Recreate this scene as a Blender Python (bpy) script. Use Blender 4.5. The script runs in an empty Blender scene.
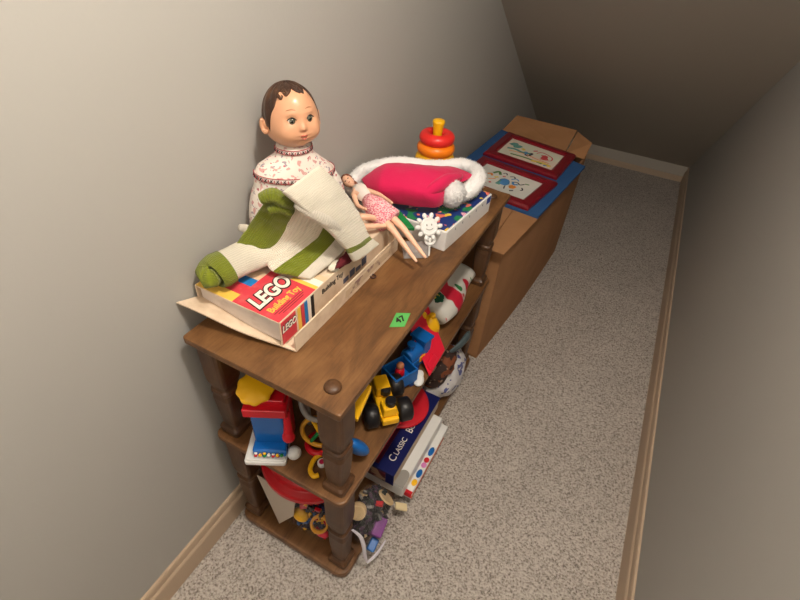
import bpy, bmesh, math, random
from mathutils import Vector, Matrix, Euler, noise
random.seed(7)
PI = math.pi
C = bpy.context.scene.collection
V = Vector

# ------------------------------------------------------------------ camera, light, exposure
cam = bpy.data.cameras.new('camera')
cam.sensor_fit = 'HORIZONTAL'; cam.sensor_width = 36.0
cam.lens = 473.27 * 36.0 / 800.0
cam.clip_start = 0.02
co = bpy.data.objects.new('camera', cam); C.objects.link(co)
co.location = (0.6591, -0.3901, 1.4233)
co.rotation_euler = tuple(math.radians(a) for a in (49.3794, -3.7104, 27.9750))
bpy.context.scene.camera = co

sc = bpy.context.scene
sc.view_settings.view_transform = 'Standard'
sc.view_settings.look = 'None'
sc.view_settings.gamma = 1.0
sc.view_settings.use_curve_mapping = False
sc.view_settings.exposure = 0.22

w = bpy.data.worlds.new('world'); sc.world = w; w.use_nodes = True
w.node_tree.nodes['Background'].inputs[0].default_value = (1, 0.9, 0.8, 1)
w.node_tree.nodes['Background'].inputs[1].default_value = 0.0

def lamp(name, loc, energy, col, radius):
    l = bpy.data.lights.new(name, 'POINT'); l.energy = energy; l.color = col
    l.shadow_soft_size = radius
    o = bpy.data.objects.new(name, l); C.objects.link(o); o.location = loc
    return o
lamp('ceiling_lamp', (0.74, -0.06, 2.16), 46.0, (1.0, 0.92, 0.83), 0.05)
lamp('fill_light_beyond', (0.55, -1.9, 2.1), 22.0, (1.0, 0.92, 0.83), 0.12)  # unseen fill light added behind the camera to brighten slope and far end

# ------------------------------------------------------------------ materials
def lin(c):
    c = c / 255.0
    return c / 12.92 if c <= 0.04045 else ((c + 0.055) / 1.055) ** 2.4
def rgb(r, g, b): return (lin(r), lin(g), lin(b), 1.0)
MATS = {}
def mat(name, col, rough=0.5, bump=None, var=None, trans=0.0, spec=0.5, coat=0.0, sheen=0.0, metal=0.0, ior=1.45, sss=0.0):
    """bump = (scale, strength), var = (scale, other colour)"""
    if name in MATS: return MATS[name]
    m = bpy.data.materials.new(name); m.use_nodes = True
    nt = m.node_tree; b = nt.nodes['Principled BSDF']
    b.inputs['Base Color'].default_value = rgb(*col)
    b.inputs['Roughness'].default_value = rough
    b.inputs['Specular IOR Level'].default_value = spec
    b.inputs['Transmission Weight'].default_value = trans
    b.inputs['Coat Weight'].default_value = coat
    b.inputs['Sheen Weight'].default_value = sheen
    b.inputs['Metallic'].default_value = metal
    b.inputs['IOR'].default_value = ior
    tc = nt.nodes.new('ShaderNodeTexCoord')
    if var:
        n = nt.nodes.new('ShaderNodeTexNoise'); n.inputs['Scale'].default_value = var[0]; n.inputs['Detail'].default_value = 5
        nt.links.new(tc.outputs['Object'], n.inputs['Vector'])
        r = nt.nodes.new('ShaderNodeValToRGB')
        r.color_ramp.elements[0].position = var[2] if len(var) > 2 else 0.35
        r.color_ramp.elements[1].position = var[3] if len(var) > 3 else 0.65
        r.color_ramp.elements[0].color = rgb(*col); r.color_ramp.elements[1].color = rgb(*var[1])
        nt.links.new(n.outputs['Fac'], r.inputs['Fac']); nt.links.new(r.outputs['Color'], b.inputs['Base Color'])
    if bump:
        n = nt.nodes.new('ShaderNodeTexNoise'); n.inputs['Scale'].default_value = bump[0]; n.inputs['Detail'].default_value = 4
        nt.links.new(tc.outputs['Object'], n.inputs['Vector'])
        bp = nt.nodes.new('ShaderNodeBump'); bp.inputs['Strength'].default_value = bump[1]; bp.inputs['Distance'].default_value = 0.004
        nt.links.new(n.outputs['Fac'], bp.inputs['Height']); nt.links.new(bp.outputs['Normal'], b.inputs['Normal'])
    MATS[name] = m
    return m

def ramp(nt, stops):
    r = nt.nodes.new('ShaderNodeValToRGB'); e = r.color_ramp.elements
    while len(e) < len(stops): e.new(0.5)
    for k, (p, c) in enumerate(stops):
        e[k].position = p; e[k].color = rgb(*c)
    return r

def wood_mat(name, axis, dark, midc, light):
    m = bpy.data.materials.new(name); m.use_nodes = True; nt = m.node_tree; b = nt.nodes['Principled BSDF']
    tc = nt.nodes.new('ShaderNodeTexCoord'); mp = nt.nodes.new('ShaderNodeMapping')
    s = [9.0, 9.0, 9.0]; s[axis] = 3.4
    mp.inputs['Scale'].default_value = s
    nt.links.new(tc.outputs['Object'], mp.inputs['Vector'])
    n = nt.nodes.new('ShaderNodeTexNoise'); n.inputs['Scale'].default_value = 1.3; n.inputs['Detail'].default_value = 8; n.inputs['Roughness'].default_value = 0.62; n.inputs['Distortion'].default_value = 1.4
    nt.links.new(mp.outputs[0], n.inputs['Vector'])
    r = ramp(nt, [(0.30, dark), (0.5, midc), (0.72, light)])
    nt.links.new(n.outputs['Fac'], r.inputs['Fac'])
    mp2 = nt.nodes.new('ShaderNodeMapping'); s2 = [260.0] * 3; s2[axis] = 14.0; mp2.inputs['Scale'].default_value = s2
    nt.links.new(tc.outputs['Object'], mp2.inputs['Vector'])
    n2 = nt.nodes.new('ShaderNodeTexNoise'); n2.inputs['Scale'].default_value = 1.0; n2.inputs['Detail'].default_value = 3
    nt.links.new(mp2.outputs[0], n2.inputs['Vector'])
    r2 = nt.nodes.new('ShaderNodeValToRGB'); r2.color_ramp.elements[0].color = (0.62, 0.58, 0.55, 1); r2.color_ramp.elements[0].position = 0.33; r2.color_ramp.elements[1].position = 0.55
    nt.links.new(n2.outputs['Fac'], r2.inputs['Fac'])
    mx = nt.nodes.new('ShaderNodeMix'); mx.data_type = 'RGBA'; mx.blend_type = 'MULTIPLY'; mx.inputs[0].default_value = 0.5
    nt.links.new(r.outputs['Color'], mx.inputs[6]); nt.links.new(r2.outputs['Color'], mx.inputs[7])
    nt.links.new(mx.outputs[2], b.inputs['Base Color'])
    b.inputs['Roughness'].default_value = 0.42
    bp = nt.nodes.new('ShaderNodeBump'); bp.inputs['Strength'].default_value = 0.12; bp.inputs['Distance'].default_value = 0.002
    nt.links.new(n2.outputs['Fac'], bp.inputs['Height']); nt.links.new(bp.outputs['Normal'], b.inputs['Normal'])
    return m
WOOD = wood_mat('stained_wood_lengthwise', 1, (84, 55, 30), (113, 77, 44), (136, 98, 60))
WOODZ = wood_mat('stained_wood_upright', 2, (62, 39, 22), (84, 55, 32), (100, 68, 40))

def carpet_mat():
    m = bpy.data.materials.new('carpet'); m.use_nodes = True; nt = m.node_tree; b = nt.nodes['Principled BSDF']
    tc = nt.nodes.new('ShaderNodeTexCoord')
    n = nt.nodes.new('ShaderNodeTexNoise'); n.inputs['Scale'].default_value = 185; n.inputs['Detail'].default_value = 3; n.inputs['Roughness'].default_value = 0.6
    nt.links.new(tc.outputs['Object'], n.inputs['Vector'])
    r = ramp(nt, [(0.33, (126, 115, 107)), (0.46, (184, 175, 166)), (0.60, (214, 206, 198))])
    nt.links.new(n.outputs['Fac'], r.inputs['Fac'])
    n3 = nt.nodes.new('ShaderNodeTexNoise'); n3.inputs['Scale'].default_value = 5; n3.inputs['Detail'].default_value = 2
    nt.links.new(tc.outputs['Object'], n3.inputs['Vector'])
    r3 = nt.nodes.new('ShaderNodeValToRGB'); r3.color_ramp.elements[0].color = (0.92, 0.92, 0.92, 1); r3.color_ramp.elements[0].position = 0.35; r3.color_ramp.elements[1].position = 0.65
    nt.links.new(n3.outputs['Fac'], r3.inputs['Fac'])
    mx = nt.nodes.new('ShaderNodeMix'); mx.data_type = 'RGBA'; mx.blend_type = 'MULTIPLY'; mx.inputs[0].default_value = 1.0
    nt.links.new(r.outputs['Color'], mx.inputs[6]); nt.links.new(r3.outputs['Color'], mx.inputs[7])
    nt.links.new(mx.outputs[2], b.inputs['Base Color'])
    b.inputs['Roughness'].default_value = 0.95; b.inputs['Specular IOR Level'].default_value = 0.1
    bp = nt.nodes.new('ShaderNodeBump'); bp.inputs['Strength'].default_value = 0.9; bp.inputs['Distance'].default_value = 0.008
    nt.links.new(n.outputs['Fac'], bp.inputs['Height']); nt.links.new(bp.outputs['Normal'], b.inputs['Normal'])
    return m

def knit_mat(name, col, nu, nv):
    m = bpy.data.materials.new(name); m.use_nodes = True; nt = m.node_tree; b = nt.nodes['Principled BSDF']
    uv = nt.nodes.new('ShaderNodeTexCoord'); sp = nt.nodes.new('ShaderNodeSeparateXYZ'); nt.links.new(uv.outputs['UV'], sp.inputs[0])
    def mth(op, a, bb=None):
        q = nt.nodes.new('ShaderNodeMath'); q.operation = op
        for k, x in enumerate((a, bb)):
            if x is None: continue
            if isinstance(x, (int, float)): q.inputs[k].default_value = x
            else: nt.links.new(x, q.inputs[k])
        return q.outputs[0]
    u = mth('MULTIPLY', sp.outputs[0], nu * PI)
    su = mth('ABSOLUTE', mth('SINE', u))
    v = mth('ADD', mth('MULTIPLY', sp.outputs[1], nv * 2 * PI), mth('MULTIPLY', su, 1.6))
    sv = mth('ADD', mth('MULTIPLY', mth('SINE', v), 0.5), 0.5)
    h = mth('ADD', mth('MULTIPLY', su, 0.6), mth('MULTIPLY', sv, 0.6))
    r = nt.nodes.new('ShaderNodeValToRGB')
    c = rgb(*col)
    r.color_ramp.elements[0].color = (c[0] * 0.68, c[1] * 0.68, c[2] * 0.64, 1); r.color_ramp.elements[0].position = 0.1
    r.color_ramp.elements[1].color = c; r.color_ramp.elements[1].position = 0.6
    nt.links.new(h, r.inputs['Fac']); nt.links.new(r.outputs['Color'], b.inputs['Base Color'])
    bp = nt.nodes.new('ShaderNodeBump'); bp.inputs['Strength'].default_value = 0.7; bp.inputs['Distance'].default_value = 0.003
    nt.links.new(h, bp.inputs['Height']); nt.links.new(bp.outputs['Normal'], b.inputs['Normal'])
    b.inputs['Roughness'].default_value = 0.9; b.inputs['Specular IOR Level'].default_value = 0.15; b.inputs['Sheen Weight'].default_value = 0.2
    return m

def spotted_mat(name, base, spots, rough=0.6, bump=0.0):
    """several colours of blotches: spots = [(scale, threshold, colour, seed)]"""
    m = bpy.data.materials.new(name); m.use_nodes = True; nt = m.node_tree; b = nt.nodes['Principled BSDF']
    tc = nt.nodes.new('ShaderNodeTexCoord')
    prev = nt.nodes.new('ShaderNodeRGB'); prev.outputs[0].default_value = rgb(*base); out = prev.outputs[0]
    for scale, th, col, seed in spots:
        mp = nt.nodes.new('ShaderNodeMapping'); mp.inputs['Location'].default_value = (seed, seed * 1.7, seed * 0.6)
        nt.links.new(tc.outputs['Object'], mp.inputs['Vector'])
        n = nt.nodes.new('ShaderNodeTexNoise'); n.inputs['Scale'].default_value = scale; n.inputs['Detail'].default_value = 1.5
        nt.links.new(mp.outputs[0], n.inputs['Vector'])
        r = nt.nodes.new('ShaderNodeValToRGB'); r.color_ramp.elements[0].position = th; r.color_ramp.elements[1].position = th + 0.02
        nt.links.new(n.outputs['Fac'], r.inputs['Fac'])
        mx = nt.nodes.new('ShaderNodeMix'); mx.data_type = 'RGBA'
        nt.links.new(r.outputs['Color'], mx.inputs[0]); nt.links.new(out, mx.inputs[6]); mx.inputs[7].default_value = rgb(*col)
        out = mx.outputs[2]
    nt.links.new(out, b.inputs['Base Color']); b.inputs['Roughness'].default_value = rough
    return m

def clear_mat(name, col=(235, 235, 235), alpha=0.25, rough=0.12):
    m = bpy.data.materials.new(name); m.use_nodes = True; nt = m.node_tree
    b = nt.nodes['Principled BSDF']; b.inputs['Base Color'].default_value = rgb(*col); b.inputs['Roughness'].default_value = rough
    b.inputs['Alpha'].default_value = alpha; b.inputs['Specular IOR Level'].default_value = 0.7
    return m

WALL = mat('wall_paint', (176, 174, 169), 0.75, bump=(160, 0.05), spec=0.3)
CEIL = mat('slope_paint', (180, 173, 162), 0.8, bump=(120, 0.05), spec=0.25)
TRIM = mat('trim_paint', (190, 168, 144), 0.5)
CARDB = mat('cardboard', (168, 122, 82), 0.85, bump=(60, 0.08), var=(9, (158, 113, 74)))
CARDT = mat('carton_cream', (226, 205, 180), 0.8, var=(25, (205, 180, 152), 0.45, 0.7))
PAPERW = mat('white_card', (226, 214, 206), 0.7, var=(40, (212, 197, 188), 0.5, 0.7))
SKIN = mat('doll_composition', (218, 162, 126), 0.32, coat=0.25)
SKIN2 = mat('doll_vinyl', (238, 190, 160), 0.4)
HAIRP = mat('painted_hair', (60, 38, 26), 0.4, bump=(90, 0.4), var=(30, (104, 70, 46), 0.5, 0.8))
BLACK = mat('black_plastic', (24, 22, 24), 0.4)
WHITEP = mat('white_plastic', (226, 226, 224), 0.35)
RED = mat('red_plastic', (205, 22, 38), 0.33)
REDD = mat('red_lid', (190, 14, 28), 0.3)
BLUE = mat('blue_plastic', (16, 96, 172), 0.35)
BLUED = mat('deep_blue_plastic', (10, 60, 130), 0.35)
YEL = mat('yellow_plastic', (240, 182, 20), 0.35)
ORA = mat('orange_plastic', (246, 128, 22), 0.32)
GRN = mat('green_plastic', (20, 130, 66), 0.4)
PUR = mat('purple_plastic', (122, 62, 132), 0.45)
PINK = mat('pink_plastic', (214, 128, 190), 0.45)
GREY = mat('grey_plastic', (150, 146, 140), 0.4)
CORK = mat('tan_card', (205, 178, 136), 0.8, bump=(120, 0.2))
CREAM = mat('cream_plastic', (232, 214, 170), 0.5)

# ------------------------------------------------------------------ mesh helpers
class B:
    """collects shapes into one mesh"""
    def __init__(s): s.v = []; s.f = []; s.m = []; s.uv = None
    def add(s, vs, fs, mi=0):
        n = len(s.v); s.v += [V(p) for p in vs]; s.f += [tuple(i + n for i in f) for f in fs]; s.m += [mi] * len(fs)
    def box(s, c, d, rot=None, mi=0, taper=1.0):
        x, y, z = (q / 2 for q in d); R = rot.to_matrix() if isinstance(rot, Euler) else (rot if rot is not None else Matrix.Identity(3))
        vs = []
        for sz in (-1, 1):
            t = taper if sz > 0 else 1.0
            for sx, sy in ((-1, -1), (1, -1), (1, 1), (-1, 1)): vs.append(V(c) + R @ V((sx * x * t, sy * y * t, sz * z)))
        s.add(vs, [(3, 2, 1, 0), (4, 5, 6, 7), (0, 1, 5, 4), (1, 2, 6, 5), (2, 3, 7, 6), (3, 0, 4, 7)], mi)
    def hexa(s, bottom, top, mi=0):
        s.add(list(bottom) + list(top), [(3, 2, 1, 0), (4, 5, 6, 7), (0, 1, 5, 4), (1, 2, 6, 5), (2, 3, 7, 6), (3, 0, 4, 7)], mi)
    def rings(s, rs, closed=False, cap=True, mi=0, mis=None):
        n = len(rs[0]); vs = [p for r in rs for p in r]; base = len(s.v); fs = []; ms = []
        m = len(rs)
        for i in range(m if closed else m - 1):
            a, b = i * n, ((i + 1) % m) * n
            for j in range(n):
                k = (j + 1) % n; fs.append((a + j, a + k, b + k, b + j)); ms.append(mis[i] if mis else mi)
        if cap and not closed:
            fs.append(tuple(range(n - 1, -1, -1))); ms.append(mis[0] if mis else mi)
            fs.append(tuple(range((m - 1) * n, m * n))); ms.append(mis[-1] if mis else mi)
        s.v += [V(p) for p in vs]; s.f += [tuple(i + base for i in f) for f in fs]; s.m += ms
    def lathe(s, prof, c=(0, 0, 0), R=None, seg=32, mi=0, cap=True, wob=None):
        R = R if R is not None else Matrix.Identity(3); c = V(c); rs = []
        for r, z in prof:
            rs.append([c + R @ V((r * (wob(a) if wob else 1) * math.cos(a), r * (wob(a) if wob else 1) * math.sin(a), z)) for a in (2 * PI * k / seg for k in range(seg))])
        s.rings(rs, cap=cap, mi=mi)
    def torus(s, c, R1, r, M=None, seg=40, ss=12, mi=0):
        M = M if M is not None else Matrix.Identity(3); rs = []
        for k in range(seg):
            a = 2 * PI * k / seg; d = V((math.cos(a), math.sin(a), 0))
            rs.append([V(c) + M @ (d * (R1 + r * math.cos(q)) + V((0, 0, r * math.sin(q)))) for q in (2 * PI * j / ss for j in range(ss))])
        s.rings(rs, closed=True, mi=mi)
    def ell(s, c, r, R=None, seg=24, mi=0, fn=None):
        R = R if R is not None else Matrix.Identity(3); rs = []
        h = seg // 2
        for i in range(1, h):
            t = PI * i / h - PI / 2; ring = []
            for k in range(seg):
                a = 2 * PI * k / seg; d = V((math.cos(t) * math.cos(a), math.cos(t) * math.sin(a), math.sin(t)))
                q = fn(d) if fn else 1.0
                ring.append(V(c) + R @ V((d.x * r[0] * q, d.y * r[1] * q, d.z * r[2] * q)))
            rs.append(ring)
        s.rings(rs, mi=mi)
    def tube(s, path, r, seg=12, closed=False, mi=0, sub=6, flat=None, mis=None):
        """round tube along a smoothed path; r a number or one per path point; flat=(up vector, factor) flattens it"""
        P = [V(p) for p in path]; n = len(P); rr = r if isinstance(r, (list, tuple)) else [r] * n
        pts = []; rad = []
        m = n if closed else n - 1
        for i in range(m):
            for q in range(sub):
                t = q / sub
                if closed: a, b, c, d = P[(i - 1) % n], P[i], P[(i + 1) % n], P[(i + 2) % n]
                else: a, b, c, d = P[max(i - 1, 0)], P[i], P[i + 1], P[min(i + 2, n - 1)]
                pts.append(0.5 * ((2 * b) + (c - a) * t + (2 * a - 5 * b + 4 * c - d) * t * t + (3 * b - a - 3 * c + d) * t ** 3))
                rad.append(rr[i] * (1 - t) + rr[(i + 1) % n] * t)
        if not closed: pts.append(P[-1]); rad.append(rr[-1])
        k = len(pts); rs = []; prev = None
        for i in range(k):
            tg = (pts[(i + 1) % k] - pts[i - 1]) if closed else (pts[min(i + 1, k - 1)] - pts[max(i - 1, 0)])
            tg = tg.normalized() if tg.length > 1e-9 else V((0, 0, 1))
            if flat:
                up = V(flat[0]); up = (up - tg * up.dot(tg)).normalized()
            elif prev is None:
                up = tg.orthogonal().normalized()
            else:
                up = (prev - tg * prev.dot(tg)).normalized()
            prev = up; sd = tg.cross(up); fz = flat[1] if flat else 1.0
            rs.append([pts[i] + (up * math.sin(a) * fz + sd * math.cos(a)) * rad[i] for a in (2 * PI * j / seg for j in range(seg))])
        s.rings(rs, closed=closed, mi=mi, mis=mis)
    def fuzz(s, pts, ln, wd, mi=0, rnd=0.5):
        for p, nrm in pts:
            d = (nrm + V((random.uniform(-1, 1), random.uniform(-1, 1), random.uniform(-1, 1))) * rnd).normalized()
            t = d.orthogonal().normalized(); b2 = d.cross(t); L = ln * random.uniform(0.6, 1.2)
            s.add([p + t * wd, p - t * wd * 0.5 + b2 * wd * 0.87, p - t * wd * 0.5 - b2 * wd * 0.87, p + d * L + V((0, 0, -L * 0.15))], [(0, 1, 3), (1, 2, 3), (2, 0, 3)], mi)
    def prism(s, poly, z0, z1, M=None, mi=0, mtop=None):
        M = M if M is not None else Matrix.Identity(4); n = len(poly)
        vs = [M @ V((x, y, z0)) for x, y in poly] + [M @ V((x, y, z1)) for x, y in poly]
        b0 = len(s.v)
        s.add(vs, [tuple(range(n - 1, -1, -1))], mi); s.f.append(tuple(b0 + n + i for i in range(n))); s.m.append(mi if mtop is None else mtop)
        for i in range(n):
            j = (i + 1) % n; s.f.append((b0 + i, b0 + j, b0 + n + j, b0 + n + i)); s.m.append(mi)

def abs_loc(o):
    p = V((0, 0, 0))
    while o is not None: p += V(o.location); o = o.parent
    return p
def obj(name, b, mats, parent=None, smooth=False, bevel=0.0, seg=2, sub=0, world=True, recalc=True, uvs=None):
    """links b as ONE mesh; vertices given in world metres, stored relative to the parent (or to their own base)"""
    me = bpy.data.meshes.new(name)
    if parent is not None: off = abs_loc(parent) if world else V((0, 0, 0)); loc = V((0, 0, 0))
    else:
        xs = [p.x for p in b.v]; ys = [p.y for p in b.v]; zs = [p.z for p in b.v]
        off = V(((min(xs) + max(xs)) / 2, (min(ys) + max(ys)) / 2, min(zs))); loc = off
    me.from_pydata([p - off for p in b.v], [], b.f)
    for m in (mats if isinstance(mats, (list, tuple)) else [mats]): me.materials.append(m)
    for p, mi in zip(me.polygons, b.m): p.material_index = mi
    if uvs:
        ul = me.uv_layers.new(name='UVMap')
        for p in me.polygons:
            for li in p.loop_indices: ul.data[li].uv = uvs[me.loops[li].vertex_index]
    if recalc:
        bm = bmesh.new(); bm.from_mesh(me); bmesh.ops.recalc_face_normals(bm, faces=bm.faces); bm.to_mesh(me); bm.free()
    if smooth:
        for p in me.polygons: p.use_smooth = True
    o = bpy.data.objects.new(name, me); C.objects.link(o); o.location = loc
    if parent is not None: o.parent = parent
    if bevel:
        md = o.modifiers.new('edge', 'BEVEL'); md.width = bevel; md.segments = seg; md.limit_method = 'ANGLE'; md.angle_limit = math.radians(40)
    if sub:
        md = o.modifiers.new('smooth', 'SUBSURF'); md.levels = sub; md.render_levels = sub
    return o
def tag(o, label, cat, group=None, kind=None):
    o['label'] = label; o['category'] = cat
    if group: o['group'] = group
    if kind: o['kind'] = kind
    return o
def thing(name, label, cat, loc, group=None):
    o = bpy.data.objects.new(name, None); o.empty_display_size = 0.05; C.objects.link(o); o.location = loc
    return tag(o, label, cat, group)
def struct(name, b, m, bevel=0.0, smooth=False):
    o = obj(name, b, m, bevel=bevel, smooth=smooth); o['kind'] = 'structure'; return o
def text(name, body, size, loc, right, up, m, parent, extrude=0.0004, offset=0.0, shear=0.0, align='CENTER', xs=1.0):
    cu = bpy.data.curves.new(name, 'FONT'); cu.body = body; cu.size = size; cu.extrude = extrude; cu.offset = offset; cu.shear = shear
    cu.align_x = align; cu.align_y = 'CENTER'; cu.materials.append(m)
    tmp = bpy.data.objects.new(name, cu); C.objects.link(tmp)
    me = bpy.data.meshes.new_from_object(tmp.evaluated_get(bpy.context.evaluated_depsgraph_get()))
    bpy.data.objects.remove(tmp); me.name = name
    if not me.materials: me.materials.append(m)
    o = bpy.data.objects.new(name, me); C.objects.link(o)
    r = V(right).normalized(); u = V(up); u = (u - r * u.dot(r)).normalized(); n = r.cross(u)
    M = Matrix((r * xs, u, n)).transposed().to_4x4(); M.translation = V(loc) - abs_loc(parent)
    o.parent = parent; o.matrix_local = M
    return o
def frame3(fwd, up):
    f = V(fwd).normalized(); u = V(up); u = (u - f * u.dot(f)).normalized(); l = u.cross(f)
    return Matrix((f, l, u)).transposed()
def zto(d):
    """rotation taking +z to d"""
    return V((0, 0, 1)).rotation_difference(V(d)).to_matrix()
def cr(a, b, c, d, t): return 0.5 * ((2 * b) + (c - a) * t + (2 * a - 5 * b + 4 * c - d) * t * t + (3 * b - a - 3 * c + d) * t ** 3)
def cloth(name, ctrl, mats, parent, thick=0.007, nu=40, nv=56, bands=None, wr=0.003, wsc=30, world=True):
    """knitted sheet through a grid of points (rows run down, columns across) with real thickness; bands = [(row position, material index)]"""
    R = len(ctrl); K = len(ctrl[0]); ctrl = [[V(p) for p in r] for r in ctrl]
    def ev(fr, fc):
        i = min(int(fr), R - 2); t = fr - i; j = min(int(fc), K - 2); q = fc - j
        rows = []
        for a in (i - 1, i, i + 1, i + 2):
            a = max(0, min(R - 1, a)); r = ctrl[a]
            rows.append(cr(r[max(j - 1, 0)], r[j], r[j + 1], r[min(j + 2, K - 1)], q))
        return cr(rows[0], rows[1], rows[2], rows[3], t)
    P = [[ev((R - 1) * a / nv, (K - 1) * c / nu) for c in range(nu + 1)] for a in range(nv + 1)]
    N = []
    for a in range(nv + 1):
        row = []
        for c in range(nu + 1):
            du = P[a][min(c + 1, nu)] - P[a][max(c - 1, 0)]; dv = P[min(a + 1, nv)][c] - P[max(a - 1, 0)][c]
            n = du.cross(dv); n = n.normalized() if n.length > 1e-12 else V((0, 0, 1))
            if n.dot(V((0.6, -0.4, 0.7))) < 0: n = -n
            row.append(n)
        N.append(row)
    b = B(); uvs = []; vs = []; fs = []; ms = []
    W = nu + 1; tot = W * (nv + 1)
    for side in (1, -1):
        for a in range(nv + 1):
            for c in range(nu + 1):
                ew = wr * noise.noise(P[a][c] * wsc) + wr * 0.6 * noise.noise(P[a][c] * wsc * 2.3)
                ed = min(a, nv - a, c, nu - c); h = thick / 2 * (1.0 if ed > 1 else (0.75 if ed == 1 else 0.3))
                vs.append(P[a][c] + N[a][c] * (ew + side * h)); uvs.append((c / nu, a / nv))
    for a in range(nv):
        fr = (R - 1) * (a + 0.5) / nv; mi = 0
        if bands:
            for pos, k in bands:
                if fr >= pos: mi = k
        for c in range(nu):
            q = a * W + c; f = (q, q + 1, q + 1 + W, q + W)
            fs.append(f); ms.append(mi); fs.append(tuple(tot + i for i in reversed(f))); ms.append(mi)
    edge = [c for c in range(W)] + [a * W + nu for a in range(1, nv + 1)] + [nv * W + c for c in range(nu - 1, -1, -1)] + [a * W for a in range(nv - 1, 0, -1)]
    for k in range(len(edge)):
        i, j = edge[k], edge[(k + 1) % len(edge)]; fs.append((j, i, tot + i, tot + j))
        row = min(min(i, j) // W, nv - 1); fr = (R - 1) * (row + 0.5) / nv; mi = 0
        if bands:
            for pos, kk in bands:
                if fr >= pos: mi = kk
        ms.append(mi)
    b.v = vs; b.f = fs; b.m = ms
    return obj(name, b, mats, parent, smooth=True, uvs=uvs)

# ------------------------------------------------------------------ the room
YB = 3.345                       # foot of the sloped wall
b = B(); b.box((0.45, 0.35, -0.05), (1.5, 6.3, 0.1)); struct('floor', b, carpet_mat())
b = B(); b.box((-0.06, 0.35, 1.2), (0.12, 6.3, 2.6)); struct('wall_left', b, WALL)
XR = 1.065
b = B(); b.box((XR + 0.06, 0.35, 1.2), (0.12, 6.3, 2.6)); struct('wall_right', b, WALL)
# sloped ceiling down to the low knee strip
z0 = 1.132 - 0.6405 * (YB - 1.745); ztop = 2.34; yt = 1.745 - (ztop - 1.132) / 0.6405
b = B()
b.add([(-0.05, YB, z0), (1.1, YB, z0), (1.1, yt, ztop), (-0.05, yt, ztop), (-0.05, YB + 0.1, z0 + 0.05), (1.1, YB + 0.1, z0 + 0.05), (1.1, yt + 0.06, ztop + 0.1), (-0.05, yt + 0.06, ztop + 0.1)],
      [(0, 1, 2, 3), (4, 5, 6, 7), (0, 1, 5, 4), (1, 2, 6, 5), (2, 3, 7, 6), (3, 0, 4, 7)])
struct('ceiling_slope', b, CEIL)
b = B(); b.box((0.5, (yt - 2.75) / 2 + 0.02, ztop + 0.05), (1.2, yt + 2.79, 0.1)); struct('ceiling', b, CEIL)
b = B(); b.box((0.5, YB + 0.05, z0 / 2), (1.2, 0.1, z0 + 0.02)); struct('wall_back', b, CEIL)
b = B(); b.box((0.5, -2.75, 1.2), (1.3, 0.1, 2.6)); struct('wall_front', b, WALL)
def baseboard(name, p0, p1, inward, h=0.105):
    p0 = V(p0); p1 = V(p1); n = V(inward)
    prof = [(0, 0), (0.014, 0), (0.014, h * 0.66), (0.012, h * 0.72), (0.009, h * 0.76), (0.0085, h * 0.93), (0.006, h), (0, h)]
    b = B(); b.rings([[p + n * d + V((0, 0, z)) for d, z in prof] for p in (p0, p1)])
    return struct(name, b, TRIM)
baseboard('baseboard_left', (0.0, -2.7, 0), (0.0, YB, 0), (1, 0, 0))
baseboard('baseboard_right', (XR, -2.7, 0), (XR, YB, 0), (-1, 0, 0))
baseboard('baseboard_back', (0.015, YB, 0), (XR - 0.015, YB, 0), (0, -1, 0), h=0.036)

# ------------------------------------------------------------------ shelving unit
X0, X1, L, H, MID = 0.027, 0.387, 0.935, 0.756, 0.434
shelf = thing('shelving_unit', 'dark-stained three-tier wooden shelf with turned posts against the grey wall', 'shelf', (0.207, 0.47, 0))
def rr_poly(x0, y0, x1, y1, r, n=6):
    pts = []
    for cx, cy, a0 in ((x1 - r, y1 - r, 0), (x0 + r, y1 - r, 90), (x0 + r, y0 + r, 180), (x1 - r, y0 + r, 270)):
        for k in range(n + 1):
            a = math.radians(a0 + 90 * k / n); pts.append((cx + r * math.cos(a), cy + r * math.sin(a)))
    return pts
b = B(); b.prism(rr_poly(X0, 0, X1, L, 0.006), H - 0.018, H); obj('shelf_board', b, WOOD, shelf, bevel=0.003)
b = B(); b.prism(rr_poly(X0, 0, X1, L, 0.02), MID - 0.018, MID); obj('shelf_board', b, WOOD, shelf, bevel=0.004)
b = B(); b.prism(rr_poly(X0, 0, X1, L, 0.03), 0.008, 0.036); obj('shelf_board', b, WOOD, shelf, bevel=0.006)
def post(cx, cy, za, zb):
    """turned square post: block, bead, slim waist, flared foot"""
    hgt = zb - za; rs = []
    prof = [(0, .0285, .18), (.035, .0295, .18), (.055, .0295, .2), (.075, .024, .4), (.10, .021, .6), (.14, .0225, .5), (.30, .0255, .45), (.42, .027, .45), (.47, .0245, .7), (.485, .0285, .75),
            (.51, .0285, .75), (.525, .0235, .7), (.56, .0255, .5), (.60, .0285, .2), (.66, .0295, .18), (1.0, .0295, .18)]
    for t, r, rd in prof:
        n = 32; ring = []
        pw = 2 / (1 - rd * 0.0 + 0)  # squareness from rd
        e = 2 + (1 - rd) * 7
        for k in range(n):
            a = 2 * PI * k / n; c, s = math.cos(a), math.sin(a)
            q = (abs(c) ** e + abs(s) ** e) ** (-1 / e)
            ring.append((cx + .94 * r * q * c, cy + .94 * r * q * s, za + hgt * t))
        rs.append(ring)
    b = B(); b.rings(rs); return obj('post', b, WOODZ, shelf, bevel=0.0015)
for cx in (0.060, 0.350):
    for cy in (0.042, L - 0.042):
        post(cx, cy, MID, H - 0.018); post(cx, cy, 0.036, MID - 0.018)
for cx, cy in ((0.342, 0.046), (0.342, L - 0.05)):
    b = B(); b.lathe([(0.0165, 0), (0.0165, 0.002), (0.015, 0.005), (0.010, 0.0075), (0.004, 0.0085), (0.0005, 0.0088)], (cx, cy, H)); obj('wooden_plug', b, WOODZ, shelf, smooth=True)

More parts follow.
